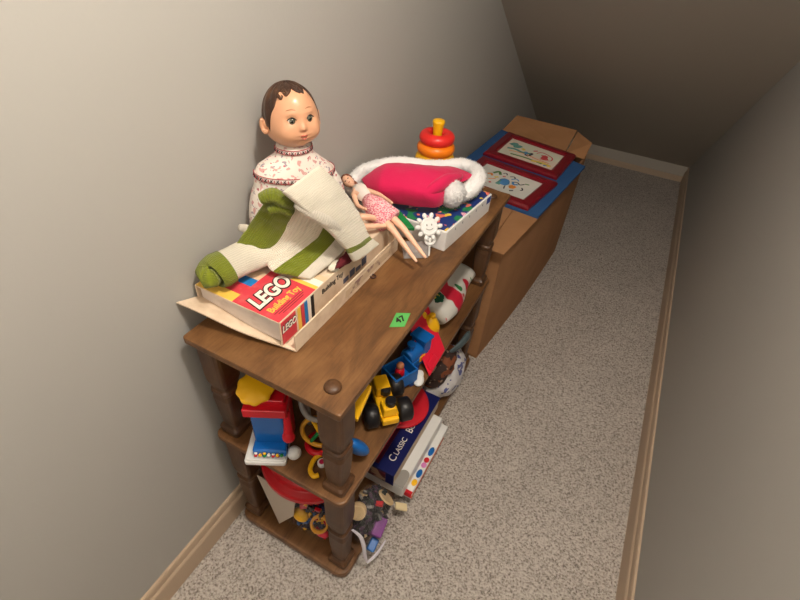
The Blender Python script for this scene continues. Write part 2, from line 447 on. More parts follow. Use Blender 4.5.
# ------------------------------------------------------------------ cardboard moving box beyond the shelf
def T(x, y, z=0): return V((x, y, z))
bx = thing('cardboard_box', 'long brown cardboard box on the carpet beyond the wooden shelf', 'box', (0.22, 1.45, 0))
bl, br, fr_, fl = T(0.04, 0.975), T(0.398, 0.965), T(0.485, 1.94), T(0.055, 1.985)
HB = 0.545
b = B(); th = 0.006
def wallslab(p, q, z0, z1, bulge=0.0):
    d = (q - p).normalized(); n = V((d.y, -d.x, 0)); N = 12; rs = []
    for k in range(N + 1):
        t = k / N; c = p.lerp(q, t) + n * bulge * math.sin(PI * t)
        rs.append([c + V((0, 0, z0)), c + n * bulge * 0.5 * math.sin(PI * t) + V((0, 0, (z0 + z1) / 2)), c + V((0, 0, z1)), c - n * th + V((0, 0, z1)), c - n * th + V((0, 0, z0))])
    b.rings(rs)
wallslab(bl, br, 0, HB); wallslab(br, fr_, 0, HB, 0.012); wallslab(fr_, fl, 0, HB); wallslab(fl, bl, 0, HB)
b.add([bl, br, fr_, fl, bl + V((0, 0, th)), br + V((0, 0, th)), fr_ + V((0, 0, th)), fl + V((0, 0, th))], [(0, 1, 2, 3), (4, 5, 6, 7), (0, 1, 5, 4), (1, 2, 6, 5), (2, 3, 7, 6), (3, 0, 4, 7)])
obj('carton', b, CARDB, bx)
def flap(pts, dz=0.005):
    b = B(); b.hexa([V(p) for p in pts], [V(p) + V((0, 0, dz)) for p in pts]); return obj('flap', b, CARDB, bx, bevel=0.001)
flap([(0.350, 0.925, 0.546), (0.412, 0.922, 0.546), (0.448, 1.21, 0.549), (0.35, 1.235, 0.549)])
flap([(0.290, 0.99, 0.548), (0.347, 0.985, 0.546), (0.349, 1.24, 0.548), (0.29, 1.26, 0.548)])
flap([(0.05, 1.0, 0.546), (0.286, 0.99, 0.546), (0.288, 1.26, 0.547), (0.05, 1.27, 0.547)])
flap([(0.055, 1.965, 0.552), (0.392, 1.878, 0.552), (0.395, 2.07, 0.60), (0.085, 2.085, 0.60)])
flap([(0.398, 1.872, 0.552), (0.486, 1.868, 0.552), (0.490, 1.95, 0.60), (0.40, 2.06, 0.598)])

board = B(); board.hexa([T(0.02, 1.26, .5535), T(0.447, 1.207, .5535), T(0.508, 1.768, .5535), T(0.45, 1.872, .5535)][:3] + [T(0.055, 1.955, .5535)],
                        [T(0.02, 1.26, .5635), T(0.447, 1.207, .5635), T(0.508, 1.768, .5635), T(0.055, 1.955, .5635)])
tag(obj('foam_board', board, mat('blue_board', (42, 86, 138), 0.8, bump=(90, 0.1))), 'flat blue board lying on the cardboard box under two red frames', 'board')

MAROON = mat('maroon_frame', (122, 10, 28), 0.3, coat=0.3)
def picture(label, q, z, artmat, extra):
    """q: near-left, near-right, far-right, far-left corners of a framed drawing lying flat"""
    q = [T(*p, z) for p in q]; c = sum(q, V()) / 4
    t = thing('framed_drawing', label, 'picture', c, 'framed drawings on the box')
    def inn(f, dz): return [c + (p - c) * f + V((0, 0, dz)) for p in q]
    def inw(wd, dz):
        out = []
        for i in range(4):
            a = (q[(i + 1) % 4] - q[i]).normalized(); bb = (q[i - 1] - q[i]).normalized(); out.append(q[i] + a * wd + bb * wd + V((0, 0, dz)))
        return out
    b = B(); lv = [inw(0, 0), inw(0, 0.010), inw(0.008, 0.018), inw(0.036, 0.020), inw(0.044, 0.014), inw(0.046, 0.008), inw(0.046, 0.0)]
    b.rings([[lv[k][i] for k in range(len(lv))] for i in range(4)], closed=True); obj('frame', b, MAROON, t, bevel=0.001)
    b = B(); b.hexa(inw(0.045, 0.002), inw(0.045, 0.008)); art = obj('drawing', b, artmat, t)
    extra(t, art, inw(0.05, 0.0084))
def strokes(art, quad, items):
    """crayon strokes on the sheet: (material, points in the 0..1 sheet frame, width)"""
    for k, (m, pts, wd) in enumerate(items):
        P = [(quad[0] * (1 - u) + quad[1] * u) * (1 - v) + (quad[3] * (1 - u) + quad[2] * u) * v for u, v in pts]
        b = B(); b.tube(P, wd, seg=8, sub=5, flat=((0, 0, 1), 0.12)); obj('crayon_stroke', b, m, art, smooth=True)
SHEET = mat('drawing_paper', (222, 218, 208), 0.8, var=(6, (205, 206, 200)))
SHEET2 = mat('drawing_paper_tinted', (214, 216, 196), 0.8, var=(5, (226, 206, 190), 0.4, 0.6))
cB, cR, cO, cG, cY, cK, cT = (mat('crayon_' + n, c, 0.8) for n, c in (('blue', (80, 140, 196)), ('red', (198, 70, 72)), ('orange', (226, 140, 60)), ('green', (96, 138, 80)), ('yellow', (224, 196, 90)), ('dark', (60, 56, 64)), ('teal', (92, 150, 140))))
def drawA(t, art, qd):
    strokes(art, qd, [(cB, [(.44, .5), (.5, .62), (.47, .4), (.54, .55), (.52, .36), (.56, .5)], .012), (cO, [(.64, .45), (.7, .38), (.66, .36), (.72, .46)], .009), (cG, [(.22, .72), (.28, .86), (.34, .74)], .006), (cK, [(.36, .84), (.4, .9), (.44, .82)], .0025),
                       (cK, [(.6, .6), (.68, .66), (.75, .6), (.8, .7)], .003), (cB, [(.56, .7), (.62, .8), (.68, .74)], .003), (cK, [(.57, .35), (.6, .2), (.57, .3)], .002), (cR, [(.4, .7), (.44, .74)], .004), (cG, [(.8, .72), (.87, .74)], .004), (cO, [(.24, .4), (.34, .5)], .003), (cK, [(.7, .2), (.75, .26)], .004), (cT, [(.46, .6), (.44, .3)], .010), (cO, [(.15, .6), (.2, .66), (.24, .58)], .005), (cK, [(.5, .8), (.56, .86), (.6, .78)], .003), (cB, [(.62, .62), (.66, .52), (.72, .58)], .005), (cR, [(.3, .3), (.33, .26)], .005), (cK, [(.82, .5), (.86, .42), (.84, .36)], .003), (cY, [(.3, .55), (.35, .62)], .006)])
def drawB(t, art, qd):
    strokes(art, qd, [(cT, [(.06, .66), (.12, .8), (.18, .62), (.24, .76)], .012), (cR, [(.7, .6), (.76, .66), (.74, .5), (.82, .56)], .011), (cO, [(.12, .34), (.4, .42), (.66, .36), (.9, .34)], .003), (cK, [(.5, .4), (.52, .56), (.46, .5)], .006), (cB, [(.4, .55), (.44, .42)], .008),
                       (cR, [(.58, .66), (.66, .8), (.86, .7), (.88, .5), (.7, .42)], .003), (cG, [(.2, .2), (.5, .24), (.8, .2)], .006), (cY, [(.3, .66), (.36, .6)], .008), (cR, [(.2, .5), (.3, .46), (.4, .5)], .004), (cT, [(.06, .44), (.2, .5), (.34, .46), (.5, .52)], .008), (cY, [(.6, .2), (.8, .26), (.95, .2)], .010), (cB, [(.84, .16), (.9, .2)], .006), (cK, [(.42, .46), (.44, .38), (.5, .36)], .004), (cR, [(.5, .72), (.56, .8)], .005)])
picture('maroon-framed child drawing with a blue figure, nearer the wooden shelf', [(0.075, 1.262), (0.402, 1.222), (0.447, 1.50), (0.095, 1.562)], .564, SHEET, drawA)
picture('maroon-framed child drawing with a red heart shape, against the raised far flap', [(0.085, 1.600), (0.432, 1.545), (0.452, 1.832), (0.10, 1.908)], .564, SHEET2, drawB)

# ------------------------------------------------------------------ toy brick set on the shelf top: tray and lid
INK_R = mat('print_red', (212, 62, 74), 0.6, var=(50, (216, 100, 100), 0.55, 0.8)); INK_Y = mat('print_yellow', (240, 196, 84), 0.6); INK_B = mat('print_blue', (30, 126, 196), 0.6)
INK_K = mat('print_black', (36, 28, 26), 0.6); INK_W = mat('print_white', (246, 236, 222), 0.6); INK_T = mat('print_tan', (226, 196, 160), 0.7)
tray = thing('box_tray', 'torn cream cardboard tray under the printed brick set lid', 'tray', (0.12, 0.28, H))
b = B(); t_ = 0.003
b.box((0.119, 0.282, H + 0.002), (0.234, 0.404, 0.004))
b.box((0.2355, 0.282, H + 0.021), (t_, 0.404, 0.042)); b.box((0.0035, 0.282, H + 0.021), (t_, 0.404, 0.042)); b.box((0.119, 0.483, H + 0.021), (0.234, t_, 0.042))
obj('tray_body', b, CARDT, tray, bevel=0.0008)
b = B(); rs = []                               # the near side has torn loose and sticks out
for k in range(13):
    t = k / 12; x = 0.004 + 0.233 * t
    lift = 0.052 * (1 - t) ** 1.4 + 0.002 * math.sin(9 * t)
    out = 0.052 * (1 - t) + 0.004
    rs.append([(x, 0.082, H + 0.003 + lift * 0.55), (x, 0.082 - out, H + 0.002 + lift), (x, 0.082 - out, H + 0.005 + lift), (x, 0.082, H + 0.006 + lift * 0.55)])
b.rings(rs); obj('torn_flap', b, CARDT, tray, smooth=False)
b = B(); b.box((0.2374, 0.35, H + 0.021), (0.0006, 0.2, 0.02)); obj('worn_print', b, mat('worn_print', (206, 182, 152), 0.8, var=(30, (150, 120, 110), 0.55, 0.62)), tray)

lid = thing('toy_brick_box', 'worn red and white brick set box with lettering under the knitted sweater', 'box', (0.105, 0.28, H + 0.005))
LZ = 0.824; ly0, ly1, lx0, lx1 = 0.072, 0.486, 0.006, 0.211
b = B()
b.box(((lx0 + lx1) / 2, (ly0 + ly1) / 2, LZ - 0.001), (lx1 - lx0, ly1 - ly0, 0.003))
b.box((lx1 - 0.001, (ly0 + ly1) / 2, 0.794), (0.003, ly1 - ly0, 0.062)); b.box((lx0 + 0.001, (ly0 + ly1) / 2, 0.794), (0.003, ly1 - ly0, 0.062))
b.box(((lx0 + lx1) / 2, ly1 - 0.001, 0.794), (lx1 - lx0, 0.003, 0.062))
obj('lid', b, CARDT, lid, bevel=0.0012)
b = B(); b.box(((lx0 + lx1) / 2, ly0 + 0.204, 0.7935), (lx1 - lx0 - 0.008, 0.394, 0.052)); obj('inner_carton', b, PAPERW, lid, bevel=0.002)
e = 0.0007; zt = LZ + 0.0007
def topq(name, x0, y0, x1, y1, m, par=lid, dz=0.0):
    b = B(); b.box(((x0 + x1) / 2, (y0 + y1) / 2, zt + 0.0002 + dz), (x1 - x0, y1 - y0, 0.0008)); return obj(name, b, m, par)
topq('stripe', lx0 + .002, ly0 + .001, 0.100, ly0 + 0.024, INK_Y); topq('stripe', lx0 + .002, ly0 + 0.024, 0.100, ly0 + 0.052, INK_R); topq('stripe', lx0 + .05, ly0 + 0.052, 0.100, ly0 + 0.074, INK_B)
topq('stripe', lx0 + .002, ly0 + 0.080, 0.100, ly0 + 0.1, INK_T)
topq('stripe', 0.150, ly0 + 0.112, lx1 - .001, ly0 + 0.122, INK_Y); topq('stripe', 0.150, ly0 + 0.122, lx1 - .001, ly0 + 0.14, INK_W); topq('stripe', 0.150, ly0 + 0.14, lx1 - .001, ly0 + 0.155, INK_T)
lab = topq('label', 0.100, ly0 + 0.001, lx1 - .001, ly0 + 0.112, INK_R)
zz = zt + 0.001
text('lettering', 'LEGO', 0.049, (0.143, ly0 + 0.058, zz), (0, 1, 0), (-1, 0, 0), INK_K, lab, offset=0.0042, shear=0.25, xs=0.80)
text('lettering', 'LEGO', 0.049, (0.143, ly0 + 0.058, zz + 0.0008), (0, 1, 0), (-1, 0, 0), INK_W, lab, offset=0.0016, shear=0.25, xs=0.80)
text('lettering', 'Building Toy', 0.021, (0.178, ly0 + 0.057, zz), (0, 1, 0), (-1, 0, 0), INK_Y, lab, offset=0.0004, xs=0.82)
for k in range(3):
    b = B(); b.box((0.190 + 0.005 * k, ly0 + 0.056, zt + 0.0008), (0.0009, 0.085 - 0.012 * k, 0.0006)); obj('ruled_line', b, INK_K, lab)
xs_ = lx1 + 0.0009
def sideq(name, y0, y1, z0, z1, m, par=lid):
    b = B(); b.box((xs_, (y0 + y1) / 2, (z0 + z1) / 2), (0.0008, y1 - y0, z1 - z0)); return obj(name, b, m, par)
sl = sideq('side_label', ly0 + .003, ly0 + 0.045, 0.768, 0.822, INK_R)
text('lettering', 'LEGO', 0.0215, (xs_ + 0.0006, ly0 + 0.024, 0.803), (0, 1, 0), (0, 0, 1), INK_K, sl, offset=0.0018, shear=0.2, xs=0.75)
text('lettering', 'LEGO', 0.0215, (xs_ + 0.0012, ly0 + 0.024, 0.803), (0, 1, 0), (0, 0, 1), INK_W, sl, offset=0.0004, shear=0.2, xs=0.75)
for k, m in enumerate((INK_Y, INK_R, INK_B, INK_W, INK_K)): sideq('stripe', ly0 + 0.051 + 0.0105 * k, ly0 + 0.0605 + 0.0105 * k, 0.766, 0.821, m)
text('lettering', 'Building Toy', 0.017, (xs_ + 0.0003, 0.24, 0.806), (0, 1, 0), (0, 0, 1), INK_K, lid, xs=0.9)
b = B()
for k, (yy, hh) in enumerate(((0.29, .012), (0.315, .018), (0.34, .010), (0.365, .02))): b.box((xs_, yy, 0.775 + hh / 2), (0.0008, 0.02, hh))
obj('picture_print', b, mat('print_slate', (92, 96, 120), 0.6), lid)

# ------------------------------------------------------------------ the big baby doll
doll = thing('baby_doll', 'old baby doll with painted brown hair sitting against the grey wall', 'doll', (0.08, 0.33, LZ))
HC = V((0.080, 0.311, 1.099)); HM = frame3((math.cos(math.radians(-30)), math.sin(math.radians(-30)), 0.16), (0.0, -0.02, 1)); HS = 0.895
def gauss(az, el, a0, e0, sa, se): 
    da = (az - a0 + 180) % 360 - 180
    return math.exp(-(da / sa) ** 2 - ((el - e0) / se) ** 2)
FS = 7.0                                         # how far up the face the features sit
def head_pt(az, el, off=0.0):
    """az, el in degrees, in the head's own frame"""
    a, t = math.radians(az), math.radians(el)
    d = V((math.cos(t) * math.cos(a), math.cos(t) * math.sin(a), math.sin(t)))
    rx = 0.062 if d.x > 0 else 0.066
    low = max(0.0, -d.z)
    p = V((d.x * rx, d.y * (0.0535 + 0.003 * gauss(0, el, 0, -20, 99, 28)), d.z * (0.064 if d.z > 0 else 0.065)))
    q = 1 + 0.11 * gauss(0, el, 0, -40, 99, 20); p.x *= q if p.x > 0 else 1 + (q - 1) * .4; p.y *= q
    k = off; el = el - FS
    for s in (-1, 1):
        k += 0.0060 * gauss(az, el, 36 * s, -30, 20, 17)       # cheeks
        k -= 0.0050 * gauss(az, el, 21 * s, -7, 9, 7)         # eye sockets
        k += 0.0022 * gauss(az, el, 21 * s, 5, 12, 5)         # brows
        k += 0.0022 * gauss(az, el, 5.5 * s, -21, 3.5, 3.2)    # nostrils
    k += 0.0072 * gauss(az, el, 0, -19, 5.5, 5.5) + 0.002 * gauss(az, el, 0, -12, 5, 7)  # nose
    k += 0.004 * gauss(az, el, 0, 30, 40, 25)
    k += 0.0040 * gauss(az, el, 0, -31.5, 9, 3.8) + 0.0034 * gauss(az, el, 0, -39.5, 8, 3.6) - 0.0028 * gauss(az, el, 0, -35.5, 10, 1.6)  # lips
    k += 0.004 * gauss(az, el, 0, -54, 15, 8)                 # chin
    k -= 0.003 * gauss(az, el, 0, -46, 12, 3)
    return HC + HM @ ((p + d * k) * HS)
def feat(az, el, off=0.0): return head_pt(az, el + FS, off)
NA, NE = 168, 96
b = B(); b.rings([[head_pt(360 * k / NA, -86 + 172 * i / NE) for k in range(NA)] for i in range(NE + 1)])
for s in (-1, 1):                                            # ears: a curled rim and a lobe
    c = head_pt(86 * s, -10)
    P = []
    for k in range(9):
        a = math.radians(-70 + 215 * k / 8)
        P.append(c + HM @ V((-0.003 - 0.0065 * math.sin(a + 0.3), s * (0.003 + 0.002 * math.sin(a)), 0.0115 * -math.cos(a + 0.25))))
    b.tube(P, [.003, .0042, .0045, .0045, .0045, .0045, .0045, .004, .003], seg=10)
    b.ell(c + HM @ V((-0.006, s * 0.001, 0)), (0.006, 0.003, 0.010), HM, 16)
    b.ell(c + HM @ V((0.000, s * 0.002, -0.010)), (0.005, 0.003, 0.005), HM, 12)
head = obj('head', b, SKIN, doll, smooth=True)
# painted hair: a raised cap with a wavy hairline, curls above the forehead
def hairline(az):
    a = abs((az + 180) % 360 - 180)
    if a < 50: base = 50 - 0.10 * a + 6 * math.sin(math.radians(a * 9 + 40)) + (7 * math.exp(-((az + 8) / 7) ** 2) - 12 * math.exp(-((az + 22) / 6) ** 2))
    elif a < 74: base = 44 - (a - 50) * 2.6 + 4 * math.sin(math.radians(a * 18))
    elif a < 106: base = -19 + (a - 74) * .6 + 2 * math.sin(math.radians(a * 20))
    else: base = -2 - (a - 106) * 0.7
    return base
b = B(); NA2, NH = 240, 60; rs = []
for i in range(NH + 1):
    ring = []
    for k in range(NA2):
        az = 360 * k / NA2; h0 = hairline(az); el = h0 + (89.5 - h0) * i / NH
        edge = min(1.0, i / 4.0)
        ring.append(head_pt(az, el, -0.0006 + edge * (0.0021 + 0.0009 * math.sin(math.radians(az * 13 + el * 5)))))
    rs.append(ring)
b.rings(rs); hair = obj('painted_hair', b, HAIRP, head, smooth=True)
for a0, e0, sg, sc_ in ((-34, 52, 1, 1.0), (-16, 47, -1, .8), (2, 50, 1, .9), (18, 52, -1, .8), (-52, 42, 1, .9)):     # moulded locks along the hairline
    q = B(); q.tube([head_pt(a0 + sg * dx * sc_, e0 + dy * sc_, .0010) for dx, dy in ((-10, 14), (-2, 6), (6, 0), (13, -4), (17, -1), (15, 3))], [.0008, .0026, .0030, .0026, .0018, .0006], seg=10, sub=6); obj('moulded_lock', q, HAIRP, hair, smooth=True)
EYEW = mat('eye_white', (214, 206, 192), 0.12); IRIS = mat('grey_green_iris', (84, 84, 66), 0.1, coat=1.0); PUP = mat('pupil', (12, 10, 10), 0.08, coat=1.0); LIPS = mat('painted_lips', (196, 104, 84), 0.35); BROW = mat('painted_brow', (178, 122, 84), 0.5)
for s in (-1, 1):
    c = feat(21 * s, -7, -0.0035); R = HM @ Euler((0, math.radians(6), math.radians(12 * s))).to_matrix(); d = R @ V((1, 0, 0)); Rz = zto(d)
    b = B(); b.ell(c, (0.0064, 0.0094, 0.0080), R, 24); eye = obj('eye', b, EYEW, head, smooth=True)
    b = B(); b.lathe([(0.0001, 0.0016), (0.003, 0.0013), (0.0056, 0), (0.0057, -0.0006)], c + d * 0.0056, Rz, 24); obj('iris', b, IRIS, eye, smooth=True)
    b = B(); b.lathe([(0.0001, 0.0008), (0.002, 0.0006), (0.0028, 0), (0.0028, -0.0006)], c + d * 0.0068, Rz, 20); obj('pupil', b, PUP, eye, smooth=True)
    P = [feat(21 * s + q, -7 + 6.2 * math.cos(math.radians(q * 7.5)), 0.0012) for q in (-10, -6, -2, 2, 6, 10)]
    b = B(); b.tube(P, [.0004, .0008, .001, .001, .0008, .0004], seg=8); obj('eyelash', b, BLACK, eye, smooth=True)
    P = [feat(21 * s + q, 9 + 3.5 * math.cos(math.radians(q * 6)), 0.0001) for q in (-10, -5, 0, 5, 10)]
    b = B(); b.tube(P, [.0004, .0008, .0009, .0008, .0004], seg=6); obj('eyebrow', b, BROW, head, smooth=True)
b = B(); b.tube([feat(q * .8, -32 - 0.02 * q * q + (0.9 if abs(q) in (3.5,) else 0), 0.0002) for q in (-9, -6, -3.5, 0, 3.5, 6, 9)], [.0004, .0011, .0015, .0012, .0015, .0011, .0004], seg=10)
b.tube([feat(q * .8, -39 + 0.045 * q * q, 0.0002) for q in (-8, -4, 0, 4, 8)], [.0004, .0013, .0017, .0013, .0004], seg=10); obj('lips', b, LIPS, head, smooth=True)
# body: one continuous skinned figure, legs splayed under the knitwear
def skin_body(name, pts, edges, m, parent, sub=2):
    off = abs_loc(parent); me = bpy.data.meshes.new(name); me.from_pydata([V(p[:3]) - off for p in pts], edges, []); me.materials.append(m)
    o = bpy.data.objects.new(name, me); C.objects.link(o); o.parent = parent
    md = o.modifiers.new('skin', 'SKIN'); md.use_smooth_shade = True
    for k, sv in enumerate(me.skin_vertices[0].data):
        r = pts[k][3]; sv.radius = (r, r); sv.use_root = (k == 0)
    s2 = o.modifiers.new('smooth', 'SUBSURF'); s2.levels = sub; s2.render_levels = sub
    return o
pts = [(.070, .335, .868, .044), (.070, .332, .925, .048), (.070, .328, .985, .040), (.072, .322, 1.030, .022), (.072, .319, 1.055, .022),
       (.072, .255, .985, .024), (.085, .215, .940, .021), (.105, .222, .895, .017), (.120, .235, .875, .013),
       (.075, .400, .955, .024), (.085, .440, .915, .021), (.105, .43, .88, .017), (.120, .415, .862, .013),
       (.080, .285, .860, .034), (.135, .265, .862, .026), (.172, .262, .853, .020), (.188, .262, .858, .015),
       (.080, .385, .860, .034), (.130, .405, .862, .026), (.165, .415, .853, .020), (.182, .418, .858, .015)]
TC = V((.088, .302, 0)); TR = Matrix.Rotation(math.radians(-25), 3, 'Z')
def tb_(p): return TC + TR @ V(p)                # the doll's own frame: x forward, y to its left, z up
pts = [(-.004, .0, .868, .040), (-.004, .0, .925, .044), (-.002, .0, .985, .036), (0, 0, 1.025, .020), (0, 0, 1.055, .020),
       (0, -.056, .982, .017), (.002, -.074, .945, .015), (.014, -.074, .90, .013), (.026, -.08, .878, .012),
       (0, .065, .975, .020), (.004, .092, .935, .018), (.016, .088, .89, .015), (.026, .08, .868, .012),
       (.008, -.045, .860, .030), (.045, -.062, .860, .022), (.068, -.068, .852, .016), (.076, -.068, .856, .012),
       (.008, .045, .860, .030), (.045, .062, .858, .022), (.064, .068, .850, .016), (.072, .068, .853, .012)]
pts = [tuple(tb_(p[:3])) + (p[3],) for p in pts]
skin_body('body', pts, [(0, 1), (1, 2), (2, 3), (3, 4), (2, 5), (5, 6), (6, 7), (7, 8), (2, 9), (9, 10), (10, 11), (11, 12), (0, 13), (13, 14), (14, 15), (15, 16), (0, 17), (17, 18), (18, 19), (19, 20)], SKIN, doll)
DRESS = spotted_mat('floral_cotton', (228, 218, 208), [(85, .60, (206, 158, 152), 3.1), (110, .64, (160, 148, 156), 7.7), (120, .65, (186, 104, 112), 12.3)], 0.85)
def el_ring(c, rx, ry, n=72, tilt=0.0, rip=0.0, ph=0):
    out = []
    for k in range(n):
        a = 2 * PI * k / n; q = 1 + rip * math.sin(a * 13 + ph) + rip * 0.6 * math.sin(a * 29 + 2 * ph)
        p = tb_((c[0] + rx * q * math.cos(a), c[1] + ry * q * math.sin(a), c[2] - tilt * math.sin(a) * ry)); p.x = max(p.x, .003); out.append(p)
    return out
b = B(); b.rings([el_ring((.0, 0, .832), .072, .128, rip=.02), el_ring((-.002, 0, .875), .066, .108, rip=.025, ph=1), el_ring((-.003, 0, .925), .058, .090, tilt=.04, rip=.02, ph=1.6),
                  el_ring((-.003, 0, .965), .055, .086, tilt=.08, rip=.015, ph=2), el_ring((-.002, 0, .990), .051, .083, tilt=.10, rip=.01, ph=2.3), el_ring((-.001, 0, 1.008), .044, .074, tilt=.12, rip=.008, ph=2.5),
                  el_ring((0, 0, 1.022), .038, .052, tilt=.08, rip=.006), el_ring((0, 0, 1.032), .034, .037, rip=.003), el_ring((0, 0, 1.042), .032, .034), el_ring((0, 0, 1.050), .031, .033)])
dress = obj('dress', b, DRESS, doll, smooth=True)
for c, r, R in (((.0, -.076, .935), (.034, .024, .075), Euler((math.radians(-14), 0, 0))), ((.0, .084, .940), (.030, .020, .052), Euler((math.radians(16), 0, 0)))):
    b = B(); b.ell(tb_(c), r, TR @ R.to_matrix(), 40, fn=lambda d: 1 + 0.045 * math.sin(math.atan2(d.y, d.x) * 11) * (1 - d.z * d.z)); obj('sleeve', b, DRESS, dress, smooth=True)
def trim_band(rings3):
    b = B(); b.rings(rings3, cap=False); return b
BAND = mat('white_braid', (226, 210, 202), 0.8); BRED = mat('braid_red', (178, 36, 52), 0.8); BBLK = mat('braid_dark', (52, 34, 40), 0.8)
def braid(zc, rx, ry, tilt, n, wd, a0=-110, a1=110):
    """narrow embroidered ribbon around the front of the dress"""
    b = B(); N = 60; P = []
    def pt(a, off): return tb_(((rx + off) * math.cos(a), (ry + off) * math.sin(a), zc - tilt * math.sin(a) * ry))
    for k in range(N + 1):
        a = math.radians(a0 + (a1 - a0) * k / N); P.append((pt(a, 0), (TR @ V((math.cos(a), math.sin(a), 0.35))).normalized()))
    b.rings([[p + V((0, 0, wd)), p + nn * 0.0012 + V((0, 0, wd * .9)), p + nn * 0.002 - V((0, 0, wd * .9)), p - V((0, 0, wd))] for p, nn in P])
    band = obj('braid', b, BAND, dress, smooth=True)
    for m, off in ((BRED, 0), (BBLK, 1)):
        for k in range(n):
            if k % 2 != off: continue
            a = math.radians(a0 + (a1 - a0) * (k + .5) / n); p = pt(a, .0018)
            M = TR @ frame3((math.cos(a), math.sin(a), 0.35), (0, 0, 1)); q = B()
            if off:
                for sg in (-1, 1): q.box(p, (0.0012, 0.0013, wd * 1.7), M @ Euler((math.radians(40 * sg), 0, 0)).to_matrix())
            else: q.box(p, (0.0012, 0.0016, wd * .9), M)
            obj('cross_stitch', q, m, band)
    for s in (-1, 1):
        q = B(); q.tube([p + nn * 0.0018 + V((0, 0, s * wd)) for p, nn in P[::4]], 0.0006, seg=6); obj('braid_edge', q, BRED, band, smooth=True)
braid(1.0445, .0325, .0340, 0, 26, .0040)
braid(.995, .0500, .0815, .10, 44, .0048)

# ------------------------------------------------------------------ knitted sweater
KW = knit_mat('white_knit', (244, 236, 218), 46, 44); KG = knit_mat('green_knit', (124, 134, 36), 46, 44)
KW2 = knit_mat('white_knit_flat', (244, 236, 218), 46, 70); KWR = knit_mat('white_seed_stitch', (246, 238, 222), 70, 60)
sw = thing('knitted_sweater', 'white and olive green striped knitted sweater draped over the brick set box', 'sweater', (0.15, 0.24, LZ))
rows = [[(0.045, 0.160, 0.886), (0.066, 0.178, 0.925), (0.10, 0.186, 0.975), (0.118, 0.190, 1.002)],
        [(0.075, 0.160, 0.868), (0.095, 0.190, 0.915), (0.122, 0.197, 0.955), (0.136, 0.202, 0.985)],
        [(0.09, 0.177, 0.868), (0.112, 0.207, 0.892), (0.135, 0.214, 0.938), (0.148, 0.221, 0.968)],
        [(0.120, 0.166, 0.845), (0.138, 0.221, 0.864), (0.158, 0.258, 0.889), (0.172, 0.274, 0.928)],
        [(0.165, 0.189, 0.834), (0.174, 0.244, 0.849), (0.182, 0.288, 0.871), (0.190, 0.311, 0.891)],
        [(0.186, 0.201, 0.830), (0.196, 0.25, 0.838), (0.200, 0.294, 0.846), (0.208, 0.315, 0.872)]]
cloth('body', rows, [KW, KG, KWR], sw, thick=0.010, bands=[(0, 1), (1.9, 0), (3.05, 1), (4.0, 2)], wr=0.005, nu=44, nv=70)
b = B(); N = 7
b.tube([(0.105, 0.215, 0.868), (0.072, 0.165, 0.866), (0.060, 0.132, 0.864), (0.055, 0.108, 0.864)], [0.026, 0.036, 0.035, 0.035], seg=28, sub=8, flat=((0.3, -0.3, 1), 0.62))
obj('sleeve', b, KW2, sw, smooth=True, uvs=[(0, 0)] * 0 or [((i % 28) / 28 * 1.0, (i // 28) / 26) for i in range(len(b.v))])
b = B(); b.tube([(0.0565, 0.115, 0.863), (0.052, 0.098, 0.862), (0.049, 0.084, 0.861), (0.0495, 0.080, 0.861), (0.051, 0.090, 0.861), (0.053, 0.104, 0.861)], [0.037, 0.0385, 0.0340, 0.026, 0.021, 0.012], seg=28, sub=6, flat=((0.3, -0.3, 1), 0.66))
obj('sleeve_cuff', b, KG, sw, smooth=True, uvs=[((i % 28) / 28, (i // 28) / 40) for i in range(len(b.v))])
rows2 = [[(0.152, 0.184, 1.018), (0.160, 0.225, 1.028), (0.157, 0.284, 1.030)],
         [(0.180, 0.202, 0.985), (0.187, 0.242, 0.996), (0.178, 0.311, 0.990)],
         [(0.205, 0.231, 0.938), (0.212, 0.275, 0.945), (0.204, 0.333, 0.935)],
         [(0.228, 0.263, 0.883), (0.236, 0.297, 0.882), (0.236, 0.340, 0.874)],
         [(0.234, 0.267, 0.870), (0.241, 0.302, 0.869), (0.241, 0.346, 0.864)],
         [(0.240, 0.273, 0.851), (0.250, 0.308, 0.852), (0.253, 0.355, 0.850)]]
cloth('sleeve', rows2, [KW2, KG], sw, thick=0.014, bands=[(0, 0), (3.0, 1), (3.85, 0)], wr=0.003, nu=30, nv=60)
def roll(name, P, r, m, flat=None):
    b = B(); b.tube(P, r, seg=20, sub=8, flat=flat); obj(name, b, m, sw, smooth=True, uvs=[((i % 20) / 20, (i // 20) / 60) for i in range(len(b.v))])
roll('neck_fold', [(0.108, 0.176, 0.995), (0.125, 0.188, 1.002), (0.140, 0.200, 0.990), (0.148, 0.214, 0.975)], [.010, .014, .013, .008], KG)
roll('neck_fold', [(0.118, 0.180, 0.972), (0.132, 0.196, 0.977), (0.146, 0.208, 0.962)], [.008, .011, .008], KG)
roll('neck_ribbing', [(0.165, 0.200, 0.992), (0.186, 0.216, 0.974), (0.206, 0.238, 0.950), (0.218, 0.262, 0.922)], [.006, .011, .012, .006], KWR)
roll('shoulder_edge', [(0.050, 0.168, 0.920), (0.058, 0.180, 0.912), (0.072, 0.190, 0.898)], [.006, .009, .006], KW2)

# dark red and white doll clothes crumpled under the hem
b = B(); b.ell((0.214, 0.296, 0.838), (0.010, 0.045, 0.011), None, 30, fn=lambda d: 1 + 0.3 * noise.noise(d * 3)); b.ell((0.205, 0.262, 0.833), (0.012, 0.02, 0.008), None, 20, mi=1, fn=lambda d: 1 + 0.4 * noise.noise(d * 4 + V((3, 1, 2))))
tag(obj('doll_clothes', b, [mat('dark_red_cloth', (96, 24, 34), 0.9), KWR], smooth=True), 'crumpled dark red cloth with white lace peeking out under the sweater hem', 'cloth')

